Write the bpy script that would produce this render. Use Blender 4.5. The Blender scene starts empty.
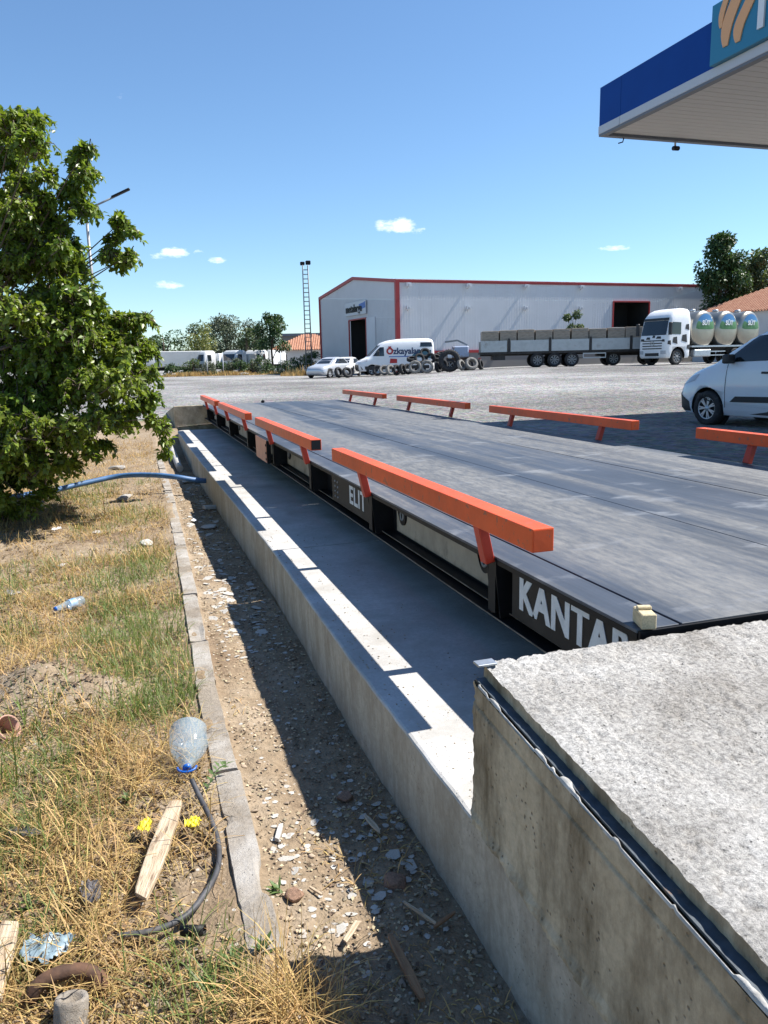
import bpy, bmesh, math, random
import numpy as np
from mathutils import Vector, Matrix, Euler
random.seed(7); RNG = np.random.default_rng(11)
SC = bpy.context.scene
COL = SC.collection
R = math.radians

# ------------------------------------------------------------------ camera
CAM_H = 0.85
PITCH = R(11.08); YAW = R(17.716); ROLL = R(1.3); FPX = 770.0
cd = bpy.data.cameras.new('camera'); cam = bpy.data.objects.new('camera', cd); COL.objects.link(cam)
cd.sensor_fit = 'VERTICAL'; cd.sensor_height = 24.0; cd.lens = FPX / 1024 * 24.0
cd.clip_start = 0.05; cd.clip_end = 5000
hx, hy = math.sin(YAW), math.cos(YAW)
_R = Vector((hy, -hx, 0)); _F = Vector((hx*math.cos(PITCH), hy*math.cos(PITCH), -math.sin(PITCH)))
_U = _R.cross(_F)
c_, s_ = math.cos(ROLL), math.sin(ROLL)
Xc = _R*c_ - _U*s_; Yc = _R*s_ + _U*c_; Zc = -_F
cam.matrix_world = Matrix(((Xc.x, Yc.x, Zc.x, 0), (Xc.y, Yc.y, Zc.y, 0), (Xc.z, Yc.z, Zc.z, CAM_H), (0, 0, 0, 1)))
SC.camera = cam

def cw(lat, d, z=0.0):
    """site survey frame: lat metres right of / d metres along the view heading -> world"""
    return Vector((lat*hy + d*hx, -lat*hx + d*hy, z))
def cang(deg):
    """world angle of a horizontal direction given in the survey frame (0 = right, 90 = ahead)"""
    return R(deg) - YAW

# ------------------------------------------------------------------ light
SUN = Vector((0.755, -0.03, 1.0)).normalized()      # direction towards the sun
elev = math.asin(SUN.z); az = math.atan2(SUN.x, SUN.y)
w = bpy.data.worlds.new('World'); SC.world = w; w.use_nodes = True
wn, wl = w.node_tree.nodes, w.node_tree.links; wn.clear()
def wnode(t, **k):
    n = wn.new(t)
    for a, b in k.items(): setattr(n, a, b)
    return n
sky = wnode('ShaderNodeTexSky', sky_type='NISHITA', sun_disc=False, sun_elevation=elev, sun_rotation=az,
            altitude=300, air_density=1.0, dust_density=0.1, ozone_density=3.0)
hsv = wnode('ShaderNodeHueSaturation'); hsv.inputs['Saturation'].default_value = 1.0; hsv.inputs['Value'].default_value = 1.0
tint = wnode('ShaderNodeMix', data_type='RGBA', blend_type='MULTIPLY'); tint.inputs['Factor'].default_value = 1.0
tint.inputs['B'].default_value = (.88, 1.03, 1.12, 1); wl.new(sky.outputs[0], tint.inputs['A']); wl.new(tint.outputs['Result'], hsv.inputs['Color'])
bg = wnode('ShaderNodeBackground'); bg.inputs['Strength'].default_value = 0.082
out = wnode('ShaderNodeOutputWorld'); wl.new(bg.outputs[0], out.inputs[0])
# small fair-weather clouds, set by direction on the sky
tc = wnode('ShaderNodeTexCoord')
nz = wnode('ShaderNodeTexNoise'); nz.inputs['Scale'].default_value = 46; nz.inputs['Detail'].default_value = 9; nz.inputs['Roughness'].default_value = .68
mp = wnode('ShaderNodeMapping'); mp.inputs['Scale'].default_value = (1, 1, 2.4)
wl.new(tc.outputs['Generated'], mp.inputs[0]); wl.new(mp.outputs[0], nz.inputs['Vector'])
def vm(op, a, b=None):
    n = wnode('ShaderNodeVectorMath', operation=op)
    wl.new(a, n.inputs[0])
    if b is not None: n.inputs[1].default_value = b
    return n
def mt(op, a, b=None, c=None, clamp=False):
    n = wnode('ShaderNodeMath', operation=op); n.use_clamp = clamp
    for i, v in enumerate((a, b, c)):
        if v is None: continue
        if isinstance(v, (int, float)): n.inputs[i].default_value = v
        else: wl.new(v, n.inputs[i])
    return n.outputs[0]
total = None
# azimuth (deg right of the heading), elevation (deg), half width, half height (deg), density
CLOUDS = [(1.4, 9.35, 1.75, .72, 1.0), (3.0, 8.95, .9, .3, .5), (-14.1, 7.6, 1.15, .45, 1.0), (-15.0, 7.4, 1.6, .3, .55), (-11.3, 7.15, 1.0, .3, .8),
          (-14.9, 5.5, 1.5, .35, .75), (-17.0, 7.2, .9, .32, .8), (-12.6, 7.7, .6, .3, .5),
          (16.2, 7.2, 1.6, .25, .65), (-16.8, 16.8, .6, .3, .2), (-6.4, 7.6, .9, .5, .18),
          (48, 9, 3.5, .8, .9), (-52, 7, 4, .8, .9), (75, 7, 3, .6, .8), (-80, 8, 3, .7, .8)]
for (a, e, hw, hh, den) in CLOUDS:
    aa = YAW + R(a); ee = R(e)
    d = Vector((math.sin(aa)*math.cos(ee), math.cos(aa)*math.cos(ee), math.sin(ee)))
    rt = Vector((math.cos(aa), -math.sin(aa), 0)); up = rt.cross(d)
    dv = vm('SUBTRACT', tc.outputs['Generated'], tuple(d)).outputs[0]
    u = vm('DOT_PRODUCT', dv, tuple(rt)).outputs['Value']; v = vm('DOT_PRODUCT', dv, tuple(up)).outputs['Value']
    f = vm('DOT_PRODUCT', tc.outputs['Generated'], tuple(d)).outputs['Value']
    uu = mt('POWER', mt('DIVIDE', u, R(hw)), 2.0); vv = mt('POWER', mt('DIVIDE', v, R(hh)), 2.0)
    g = mt('MULTIPLY', mt('SUBTRACT', 1.0, mt('ADD', uu, vv), clamp=True), mt('GREATER_THAN', f, 0.0))
    g = mt('MULTIPLY', g, den)
    total = g if total is None else mt('MAXIMUM', total, g)
mr = wnode('ShaderNodeMapRange'); mr.inputs['From Min'].default_value = .35; mr.inputs['From Max'].default_value = 1.25
wl.new(mt('ADD', total, mt('MULTIPLY', mt('SUBTRACT', nz.outputs['Fac'], .5), 2.6)), mr.inputs['Value'])
fac = mt('MULTIPLY', mr.outputs[0], mt('GREATER_THAN', total, 0.001), clamp=True)
fac = mt('MULTIPLY', fac, mt('MULTIPLY', total, 3.5, clamp=True))
mixc = wnode('ShaderNodeMix', data_type='RGBA'); mixc.inputs['B'].default_value = (9.5, 10.0, 10.6, 1)
wl.new(fac, mixc.inputs['Factor']); wl.new(hsv.outputs[0], mixc.inputs['A']); wl.new(mixc.outputs['Result'], bg.inputs[0])

sd = bpy.data.lights.new('sun', 'SUN'); sun = bpy.data.objects.new('sun', sd); COL.objects.link(sun)
sd.energy = 5.0; sd.angle = R(.53); sd.color = (1.0, .955, .89)
sun.rotation_euler = SUN.to_track_quat('Z', 'Y').to_euler(); sun.location = (0, 0, 30)
SC.view_settings.view_transform = 'Standard'; SC.view_settings.look = 'None'
SC.view_settings.exposure = 0.95; SC.view_settings.gamma = 1.0
SC.render.engine = 'CYCLES'
SC.cycles.max_bounces = 8; SC.cycles.transparent_max_bounces = 12; SC.cycles.caustics_reflective = False; SC.cycles.caustics_refractive = False

# ------------------------------------------------------------------ helpers
def tag(o, label=None, cat=None, group=None, kind=None):
    if label: o['label'] = label
    if cat: o['category'] = cat
    if group: o['group'] = group
    if kind: o['kind'] = kind
    return o
def empty(name, loc=(0, 0, 0), rz=0.0, label=None, cat=None, group=None):
    o = bpy.data.objects.new(name, None); COL.objects.link(o); o.location = loc; o.rotation_euler = (0, 0, rz)
    o.empty_display_size = .2
    return tag(o, label, cat, group)
def link(name, me, m=None, parent=None, loc=None, rot=None):
    o = bpy.data.objects.new(name, me); COL.objects.link(o)
    if m is not None and not me.materials:
        for q in (m if isinstance(m, (list, tuple)) else [m]): me.materials.append(q)
    if parent: o.parent = parent
    if loc is not None: o.location = loc
    if rot is not None: o.rotation_euler = rot
    return o
def copy_tree(o, parent=None):
    c = o.copy(); COL.objects.link(c); c.parent = parent
    for ch in o.children: copy_tree(ch, c)
    return c
def npmesh(name, V, F, smooth=False, mi=None):
    """V (n,3) array, F (m,k) int array"""
    V = np.asarray(V, np.float32); F = np.asarray(F, np.int32); k = F.shape[1]
    me = bpy.data.meshes.new(name)
    me.vertices.add(len(V)); me.vertices.foreach_set('co', V.ravel())
    me.loops.add(F.size); me.loops.foreach_set('vertex_index', F.ravel())
    me.polygons.add(len(F)); me.polygons.foreach_set('loop_start', np.arange(0, F.size, k, dtype=np.int32))
    me.polygons.foreach_set('loop_total', np.full(len(F), k, np.int32))
    if smooth: me.polygons.foreach_set('use_smooth', np.ones(len(F), bool))
    if mi is not None: me.polygons.foreach_set('material_index', np.asarray(mi, np.int32))
    me.update(); me.validate(); return me
def gridmesh(name, P, keep=None, smooth=True):
    """P (ny,nx,3)"""
    ny, nx = P.shape[:2]; idx = np.arange(ny*nx).reshape(ny, nx)
    F = np.stack([idx[:-1, :-1], idx[:-1, 1:], idx[1:, 1:], idx[1:, :-1]], -1).reshape(-1, 4)
    if keep is not None: F = F[keep.ravel()]
    return npmesh(name, P.reshape(-1, 3), F, smooth)
def _h(ix, iy, s):
    n = (ix.astype(np.int64)*374761393 + iy.astype(np.int64)*668265263 + s*1442695041) & 0xffffffff
    n = ((n ^ (n >> 13))*1274126177) & 0xffffffff
    return ((n ^ (n >> 16)) & 0xffff)/65535.0
def vn(x, y, s=0):
    x = np.asarray(x, float); y = np.asarray(y, float)
    ix = np.floor(x).astype(int); iy = np.floor(y).astype(int); fx = x-ix; fy = y-iy
    fx = fx*fx*(3-2*fx); fy = fy*fy*(3-2*fy)
    return (_h(ix, iy, s)*(1-fx)+_h(ix+1, iy, s)*fx)*(1-fy) + (_h(ix, iy+1, s)*(1-fx)+_h(ix+1, iy+1, s)*fx)*fy
def fbm(x, y, o=4, s=0, g=.5):
    t = 0; a = 1; n = 0
    for i in range(o):
        t = t + a*vn(x*2**i, y*2**i, s+i*17); n += a; a *= g
    return t/n
def smooth(x, a, b):
    t = np.clip((np.asarray(x, float)-a)/(b-a), 0, 1); return t*t*(3-2*t)

class MB:
    """collects shapes into one mesh"""
    def __init__(s): s.bm = bmesh.new()
    def box(s, x0, x1, y0, y1, z0, z1, M=None, mi=0):
        v = [s.bm.verts.new((x, y, z)) for x in (x0, x1) for y in (y0, y1) for z in (z0, z1)]
        if M is not None:
            for q in v: q.co = M @ q.co
        for f in ((0, 1, 3, 2), (4, 6, 7, 5), (0, 4, 5, 1), (2, 3, 7, 6), (0, 2, 6, 4), (1, 5, 7, 3)):
            fc = s.bm.faces.new([v[i] for i in f]); fc.material_index = mi
        return s
    def bar(s, a, b, wd, ht, up=(0, 0, 1), mi=0):
        a, b = Vector(a), Vector(b); d = (b-a); L = d.length; d.normalize(); up = Vector(up)
        sx = d.cross(up).normalized(); uz = sx.cross(d)
        M = Matrix(((d.x, sx.x, uz.x, a.x), (d.y, sx.y, uz.y, a.y), (d.z, sx.z, uz.z, a.z), (0, 0, 0, 1)))
        return s.box(0, L, -wd/2, wd/2, -ht/2, ht/2, M, mi)
    def tube(s, pts, r, n=10, cap=True, mi=0):
        pts = [Vector(p) for p in pts]; rs = r if isinstance(r, (list, tuple)) else [r]*len(pts); rings = []; prev = None
        for i, p in enumerate(pts):
            d = (pts[min(i+1, len(pts)-1)]-pts[max(i-1, 0)]).normalized()
            if prev is None:
                a = d.orthogonal().normalized()
            else:
                a = (prev - d*prev.dot(d)).normalized()
            prev = a; b = d.cross(a)
            rings.append([s.bm.verts.new(p+(a*math.cos(t)+b*math.sin(t))*rs[i]) for t in [2*math.pi*k/n for k in range(n)]])
        for A, B in zip(rings, rings[1:]):
            for k in range(n):
                f = s.bm.faces.new((A[k], A[(k+1) % n], B[(k+1) % n], B[k])); f.smooth = True; f.material_index = mi
        if cap:
            for q, rev in ((rings[0], True), (rings[-1], False)):
                f = s.bm.faces.new(list(reversed(q)) if rev else q); f.material_index = mi
        return s
    def lathe(s, prof, n=24, M=None, mi=0, closed=False, smooth=True):
        """profile of (r, h): revolved round local z"""
        rings = []
        for (r, h) in prof:
            rings.append([s.bm.verts.new((r*math.cos(2*math.pi*k/n), r*math.sin(2*math.pi*k/n), h)) for k in range(n)] if r > 1e-6 else [s.bm.verts.new((0, 0, h))])
        pr = list(zip(rings, rings[1:])) + ([(rings[-1], rings[0])] if closed else [])
        for A, B in pr:
            for k in range(n):
                if len(A) == 1 and len(B) == 1: continue
                if len(A) == 1: f = s.bm.faces.new((A[0], B[(k+1) % n], B[k]))
                elif len(B) == 1: f = s.bm.faces.new((A[k], A[(k+1) % n], B[0]))
                else: f = s.bm.faces.new((A[k], A[(k+1) % n], B[(k+1) % n], B[k]))
                f.smooth = smooth; f.material_index = mi
        if M is not None:
            for rg in rings:
                for v in rg: v.co = M @ v.co
        return s
    def prism(s, poly, t, M=None, mi=0):
        """2D polygon (local xy) extruded by t in local z"""
        A = [s.bm.verts.new((x, y, 0)) for x, y in poly]; B = [s.bm.verts.new((x, y, t)) for x, y in poly]
        fs = [s.bm.faces.new(list(reversed(A))), s.bm.faces.new(B)]
        n = len(poly)
        for i in range(n): fs.append(s.bm.faces.new((A[i], A[(i+1) % n], B[(i+1) % n], B[i])))
        for f in fs: f.material_index = mi
        if M is not None:
            for v in A+B: v.co = M @ v.co
        return s
    def build(s, name, m=None, parent=None, bevel=0, seg=1, loc=None, rot=None, shade=False):
        bmesh.ops.recalc_face_normals(s.bm, faces=s.bm.faces)
        if bevel:
            bmesh.ops.bevel(s.bm, geom=[e for e in s.bm.edges if len(e.link_faces) == 2 and e.calc_face_angle(0) > .5], offset=bevel, segments=seg, profile=.5, affect='EDGES')
        me = bpy.data.meshes.new(name); s.bm.to_mesh(me); s.bm.free()
        if shade: me.polygons.foreach_set('use_smooth', [True]*len(me.polygons))
        return link(name, me, m, parent, loc, rot)

def text_mesh(txt, size, depth=.001, offset=0.0, shear=0.0, align='LEFT', space=1.0):
    cu = bpy.data.curves.new('lettering', 'FONT'); cu.body = txt; cu.size = size; cu.extrude = depth; cu.offset = offset; cu.shear = shear
    cu.align_x = align; cu.space_character = space; cu.resolution_u = 3
    to = bpy.data.objects.new('lettering', cu); COL.objects.link(to)
    dg = bpy.context.evaluated_depsgraph_get(); dg.update()
    me = bpy.data.meshes.new_from_object(to.evaluated_get(dg)); bpy.data.objects.remove(to)
    return me

# ------------------------------------------------------------------ materials
def mat(name, col, rough=.7, metal=0.0, var=.0, vscale=6.0, col2=None, bump=0.0, bscale=60.0, spec=.5, stretch=None, detail=6, island=0.0, bdist=.01,
        trans=0.0, alpha=1.0, emis=None, blotch=None, coat=0):
    m = bpy.data.materials.new(name); m.use_nodes = True; N, L = m.node_tree.nodes, m.node_tree.links
    b = N['Principled BSDF']; b.inputs['Roughness'].default_value = rough; b.inputs['Metallic'].default_value = metal
    b.inputs['Specular IOR Level'].default_value = spec; b.inputs['Coat Weight'].default_value = coat
    c = tuple(col)+(1,); b.inputs['Base Color'].default_value = c
    tcn = N.new('ShaderNodeTexCoord'); vec = tcn.outputs['Object']
    if stretch:
        mm = N.new('ShaderNodeMapping'); mm.inputs['Scale'].default_value = stretch; L.new(vec, mm.inputs[0]); vec = mm.outputs[0]
    cur = None
    if var or col2:
        t = N.new('ShaderNodeTexNoise'); t.inputs['Scale'].default_value = vscale; t.inputs['Detail'].default_value = detail; t.inputs['Roughness'].default_value = .6
        L.new(vec, t.inputs['Vector'])
        rp = N.new('ShaderNodeValToRGB'); L.new(t.outputs['Fac'], rp.inputs[0])
        rp.color_ramp.elements[0].position = .36; rp.color_ramp.elements[1].position = .64
        if col2: rp.color_ramp.elements[0].color = c; rp.color_ramp.elements[1].color = tuple(col2)+(1,)
        else:
            rp.color_ramp.elements[0].color = tuple(x*(1-var) for x in col)+(1,); rp.color_ramp.elements[1].color = tuple(min(1, x*(1+var)) for x in col)+(1,)
        cur = rp.outputs[0]
    if blotch:      # (colour, scale, threshold, softness)
        bc, bs, th, so = blotch
        t2 = N.new('ShaderNodeTexNoise'); t2.inputs['Scale'].default_value = bs; t2.inputs['Detail'].default_value = 8; t2.inputs['Roughness'].default_value = .65; L.new(vec, t2.inputs['Vector'])
        r2 = N.new('ShaderNodeMapRange'); r2.inputs['From Min'].default_value = th; r2.inputs['From Max'].default_value = th+so; L.new(t2.outputs['Fac'], r2.inputs[0])
        mx = N.new('ShaderNodeMix'); mx.data_type = 'RGBA'; mx.inputs['B'].default_value = tuple(bc)+(1,); L.new(r2.outputs[0], mx.inputs['Factor'])
        if cur is not None: L.new(cur, mx.inputs['A'])
        else: mx.inputs['A'].default_value = c
        cur = mx.outputs['Result']
    if island:
        ge = N.new('ShaderNodeNewGeometry'); hs = N.new('ShaderNodeHueSaturation')
        mv = N.new('ShaderNodeMapRange'); mv.inputs['To Min'].default_value = 1-island; mv.inputs['To Max'].default_value = 1+island; L.new(ge.outputs['Random Per Island'], mv.inputs[0])
        L.new(mv.outputs[0], hs.inputs['Value'])
        mh = N.new('ShaderNodeMath'); mh.operation = 'MULTIPLY_ADD'; mh.inputs[1].default_value = -.035*min(1, island*3); mh.inputs[2].default_value = .5+.0175*min(1, island*3)
        fr = N.new('ShaderNodeMath'); fr.operation = 'FRACT'; m7 = N.new('ShaderNodeMath'); m7.operation = 'MULTIPLY'; m7.inputs[1].default_value = 7.3
        L.new(ge.outputs['Random Per Island'], m7.inputs[0]); L.new(m7.outputs[0], fr.inputs[0]); L.new(fr.outputs[0], mh.inputs[0]); L.new(mh.outputs[0], hs.inputs['Hue'])
        if cur is not None: L.new(cur, hs.inputs['Color'])
        else: hs.inputs['Color'].default_value = c
        cur = hs.outputs[0]
    if cur is not None: L.new(cur, b.inputs['Base Color'])
    if bump:
        t3 = N.new('ShaderNodeTexNoise'); t3.inputs['Scale'].default_value = bscale; t3.inputs['Detail'].default_value = 5; L.new(vec, t3.inputs['Vector'])
        bp = N.new('ShaderNodeBump'); bp.inputs['Strength'].default_value = bump; bp.inputs['Distance'].default_value = bdist; L.new(t3.outputs['Fac'], bp.inputs['Height']); L.new(bp.outputs[0], b.inputs['Normal'])
    if emis: b.inputs['Emission Color'].default_value = tuple(emis)+(1,); b.inputs['Emission Strength'].default_value = 1
    if trans or alpha < 1:
        b.inputs['Transmission Weight'].default_value = trans; b.inputs['Alpha'].default_value = alpha
    return m
def leafmat(name, col, tcol, island=.35, rough=.45, tw=.35, col2=None, vs=1.2):
    m = mat(name, col, rough, island=island, spec=.4, col2=col2, vscale=vs, detail=2)
    N, L = m.node_tree.nodes, m.node_tree.links; b = N['Principled BSDF']; o = N['Material Output']
    t = N.new('ShaderNodeBsdfTranslucent'); t.inputs[0].default_value = tuple(tcol)+(1,); mx = N.new('ShaderNodeMixShader'); mx.inputs[0].default_value = tw
    L.new(b.outputs[0], mx.inputs[1]); L.new(t.outputs[0], mx.inputs[2]); L.new(mx.outputs[0], o.inputs[0]); return m
M = {}
M['orange'] = mat('orange_paint', (.66, .085, .014), .45, var=.14, vscale=3, bump=.08, bscale=30, spec=.45, blotch=((.26, .10, .06), 26, .60, .04))
M['orange_dark'] = mat('orange_primer', (.44, .035, .012), .5, var=.12, vscale=9)
M['salmon'] = mat('faded_orange_box', (.72, .33, .22), .55, var=.08, vscale=8, blotch=((.35, .2, .14), 12, .66, .08))
M['black'] = mat('black_steel_paint', (.008, .008, .009), .55, spec=.25, var=.3, vscale=9, blotch=((.035, .032, .03), 10, .6, .15))
M['black_matt'] = mat('black_matt', (.012, .012, .013), .8)
M['rubber'] = mat('tyre_rubber', (.022, .022, .024), .85, var=.3, vscale=8, blotch=((.10, .095, .085), 9, .56, .2))
M['panel'] = mat('dusty_black_panel', (.016, .013, .011), .6, spec=.3, var=.25, vscale=7, blotch=((.045, .038, .032), 8, .5, .3))
M['beige'] = mat('dusty_beige_web', (.34, .29, .22), .8, var=.15, vscale=6, blotch=((.14, .12, .09), 5, .56, .15), bump=.1, bscale=50)
M['letter'] = mat('white_letter_paint', (.62, .64, .64), .6, var=.1, vscale=20)
M['white'] = mat('white_paint', (.78, .79, .80), .4, var=.03, vscale=3)
M['steel'] = mat('galvanised_steel', (.42, .45, .48), .42, .7, var=.15, vscale=12)
M['greysteel'] = mat('grey_steel', (.22, .23, .24), .5, .4, var=.15, vscale=9)
M['glass'] = mat('dark_glass', (.012, .015, .018), .04, spec=.8)
M['rust'] = mat('rusty_metal', (.055, .03, .02), .85, col2=(.13, .065, .035), vscale=18, bump=.3, bscale=60)
M['wood'] = mat('weathered_board', (.36, .26, .165), .85, col2=(.60, .49, .35), vscale=9, stretch=(1, 9, 9), bump=.5, bscale=40, blotch=((.15, .09, .05), 6, .57, .12))
M['wood2'] = mat('dark_wood', (.20, .10, .05), .85, col2=(.32, .19, .10), vscale=10, stretch=(1, 8, 8), bump=.3, bscale=40)
M['brick'] = mat('red_brick', (.28, .13, .08), .9, var=.25, vscale=18, bump=.4, bscale=90)
# ------------------------------------------------------------------ setting materials
def nodes_mat(name):
    m = bpy.data.materials.new(name); m.use_nodes = True; N, L = m.node_tree.nodes, m.node_tree.links
    return m, N, L, N['Principled BSDF']
def tex(N, L, kind, vec, **k):
    t = N.new(kind)
    for a, b in k.items():
        if a in t.inputs: t.inputs[a].default_value = b
        else: setattr(t, a, b)
    L.new(vec, t.inputs['Vector']); return t
def ramp(N, L, src, stops):
    r = N.new('ShaderNodeValToRGB'); L.new(src, r.inputs[0]); e = r.color_ramp.elements
    while len(e) < len(stops): e.new(.5)
    for q, (p, c) in zip(e, stops): q.position = p; q.color = tuple(c)+(1,) if isinstance(c, (tuple, list)) else (c, c, c, 1)
    return r.outputs[0]
def mixc(N, L, f, a, b, mode='MIX'):
    m = N.new('ShaderNodeMix'); m.data_type = 'RGBA'; m.blend_type = mode
    for s, v in (('Factor', f), ('A', a), ('B', b)):
        if isinstance(v, (int, float)) : m.inputs[s].default_value = v
        elif isinstance(v, (tuple, list)): m.inputs[s].default_value = tuple(v)+(1,)
        else: L.new(v, m.inputs[s])
    return m.outputs['Result']
def bumpn(N, L, b, srcs):
    prev = None
    for src, st, ds in srcs:
        bp = N.new('ShaderNodeBump'); bp.inputs['Strength'].default_value = st; bp.inputs['Distance'].default_value = ds; L.new(src, bp.inputs['Height'])
        if prev is not None: L.new(prev, bp.inputs['Normal'])
        prev = bp.outputs[0]
    L.new(prev, b.inputs['Normal'])
def obj_vec(N): return N.new('ShaderNodeTexCoord').outputs['Object']
def mapped(N, L, v, sc):
    m = N.new('ShaderNodeMapping'); m.inputs['Scale'].default_value = sc; L.new(v, m.inputs[0]); return m.outputs[0]

# soil: tan dirt with small stones
m, N, L, b = nodes_mat('dry_soil'); v = obj_vec(N)
n1 = tex(N, L, 'ShaderNodeTexNoise', v, Scale=2.2, Detail=6, Roughness=.65); n2 = tex(N, L, 'ShaderNodeTexNoise', v, Scale=38, Detail=6, Roughness=.7)
vo = tex(N, L, 'ShaderNodeTexVoronoi', v, Scale=34); vo2 = tex(N, L, 'ShaderNodeTexVoronoi', v, Scale=95)
c = ramp(N, L, n1.outputs[0], [(.3, (.24, .17, .11)), (.5, (.34, .26, .175)), (.7, (.44, .355, .26))])
c = mixc(N, L, .75, c, ramp(N, L, n2.outputs[0], [(.3, .38), (.5, .68), (.7, 1.0)]), 'MULTIPLY')
stone = N.new('ShaderNodeMath'); stone.operation = 'LESS_THAN'; stone.inputs[1].default_value = .2; L.new(vo.outputs['Distance'], stone.inputs[0])
sr = ramp(N, L, vo.outputs['Color'], [(.55, 0.0), (.62, 1.0)])
sm = N.new('ShaderNodeMath'); sm.operation = 'MULTIPLY'; L.new(stone.outputs[0], sm.inputs[0]); L.new(sr, sm.inputs[1])
c = mixc(N, L, sm.outputs[0], c, mixc(N, L, vo.outputs['Color'], (.25, .22, .18), (.46, .43, .38)))
L.new(c, b.inputs['Base Color']); b.inputs['Roughness'].default_value = .95; b.inputs['Specular IOR Level'].default_value = .15
bumpn(N, L, b, [(n2.outputs[0], .8, .012), (vo2.outputs['Distance'], .5, .006)])
M['soil'] = m
# gravel yard
m, N, L, b = nodes_mat('yard_gravel'); v = obj_vec(N)
n0 = tex(N, L, 'ShaderNodeTexNoise', mapped(N, L, v, (1, 1, 1)), Scale=.09, Detail=5, Roughness=.6)
n1 = tex(N, L, 'ShaderNodeTexNoise', v, Scale=1.1, Detail=8, Roughness=.75); vo = tex(N, L, 'ShaderNodeTexVoronoi', v, Scale=9.0); vo2 = tex(N, L, 'ShaderNodeTexVoronoi', v, Scale=26)
n4 = tex(N, L, 'ShaderNodeTexNoise', v, Scale=5.5, Detail=8, Roughness=.8)
c = ramp(N, L, n0.outputs[0], [(.36, (.20, .185, .165)), (.5, (.30, .285, .26)), (.62, (.42, .40, .37))])
c = mixc(N, L, .8, c, ramp(N, L, n1.outputs[0], [(.32, .5), (.5, .85), (.68, 1.0)]), 'MULTIPLY')
c = mixc(N, L, .55, c, ramp(N, L, n4.outputs[0], [(.38, .28), (.5, .8), (.62, 1.0)]), 'MULTIPLY')
c = mixc(N, L, .5, c, vo.outputs['Color'], 'SOFT_LIGHT')
hsn = N.new('ShaderNodeHueSaturation'); hsn.inputs['Saturation'].default_value = .45; L.new(c, hsn.inputs['Color'])
L.new(hsn.outputs[0], b.inputs['Base Color']); b.inputs['Roughness'].default_value = .95; b.inputs['Specular IOR Level'].default_value = .2
bumpn(N, L, b, [(n4.outputs[0], .7, .10), (vo.outputs['Distance'], .8, .05), (vo2.outputs['Distance'], .6, .02)])
M['gravel'] = m
# concrete: slab, block top (rough), block side (formed, stained)
def concrete(name, lo, hi, fine=55, bst=.5, pit=.0, stain=None, streak=False, bd=.006, pscale=70, fine_amt=.35):
    m, N, L, b = nodes_mat(name); v = obj_vec(N)
    n1 = tex(N, L, 'ShaderNodeTexNoise', v, Scale=1.6, Detail=7, Roughness=.65); n2 = tex(N, L, 'ShaderNodeTexNoise', v, Scale=fine, Detail=7, Roughness=.75)
    c = ramp(N, L, n1.outputs[0], [(.34, lo), (.62, hi)])
    c = mixc(N, L, fine_amt, c, ramp(N, L, n2.outputs[0], [(.35, .35), (.6, 1.0)]), 'MULTIPLY')
    bs = [(n2.outputs[0], bst, bd)]
    if pit:
        vo = tex(N, L, 'ShaderNodeTexVoronoi', v, Scale=pscale); n3 = tex(N, L, 'ShaderNodeTexNoise', v, Scale=9, Detail=3)
        pr = ramp(N, L, vo.outputs['Distance'], [(.10, 0.0), (.22, 1.0)]); gate = ramp(N, L, n3.outputs[0], [(.46, 0.0), (.6, 1.0)])
        pm = mixc(N, L, gate, (1, 1, 1), pr); c = mixc(N, L, pit, c, pm, 'MULTIPLY'); bs.append((pm, .6, .008))
    if stain:
        n5 = tex(N, L, 'ShaderNodeTexNoise', mapped(N, L, v, (1, 3, .9) if streak else (1, 1, 1)), Scale=2.6, Detail=8, Roughness=.7)
        c = mixc(N, L, ramp(N, L, n5.outputs[0], [(.42, 0.0), (.68, 1.0)]), c, stain)
    L.new(c, b.inputs['Base Color']); b.inputs['Roughness'].default_value = .93; b.inputs['Specular IOR Level'].default_value = .2
    bumpn(N, L, b, bs); return m
M['slab'] = concrete('slab_concrete', (.42, .41, .39), (.56, .55, .53), 45, .35, .3, (.34, .325, .295), fine_amt=.3)
M['blocktop'] = concrete('rough_poured_concrete', (.36, .335, .30), (.70, .68, .645), 85, 1.0, .8, bd=.012, pscale=75, fine_amt=.95)
M['blockside'] = concrete('formed_concrete', (.42, .345, .235), (.56, .475, .34), 40, .5, .6, (.15, .115, .07), True, pscale=46)
M['wallside'] = concrete('smooth_formed_concrete', (.40, .345, .27), (.50, .44, .355), 30, .45, .5, (.27, .22, .16), True)
M['kerb'] = concrete('old_kerb_concrete', (.22, .185, .145), (.33, .285, .23), 60, .9, .4, (.44, .42, .39), bd=.01, fine_amt=.45)
# steel deck with tyre dust along its length
m, N, L, b = nodes_mat('deck_steel'); ge = N.new('ShaderNodeNewGeometry'); v = ge.outputs['Position']
sx = N.new('ShaderNodeSeparateXYZ'); L.new(v, sx.inputs[0])
ns = tex(N, L, 'ShaderNodeTexNoise', mapped(N, L, v, (2.2, .12, 1)), Scale=1.3, Detail=9, Roughness=.66)
nf = tex(N, L, 'ShaderNodeTexNoise', mapped(N, L, v, (40, .9, 1)), Scale=1.2, Detail=5, Roughness=.6)
nx_ = tex(N, L, 'ShaderNodeTexNoise', mapped(N, L, v, (14, 3.5, 1)), Scale=1.7, Detail=9, Roughness=.78)
nb = tex(N, L, 'ShaderNodeTexNoise', mapped(N, L, v, (.9, .5, 1)), Scale=1.2, Detail=6, Roughness=.65)
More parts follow.
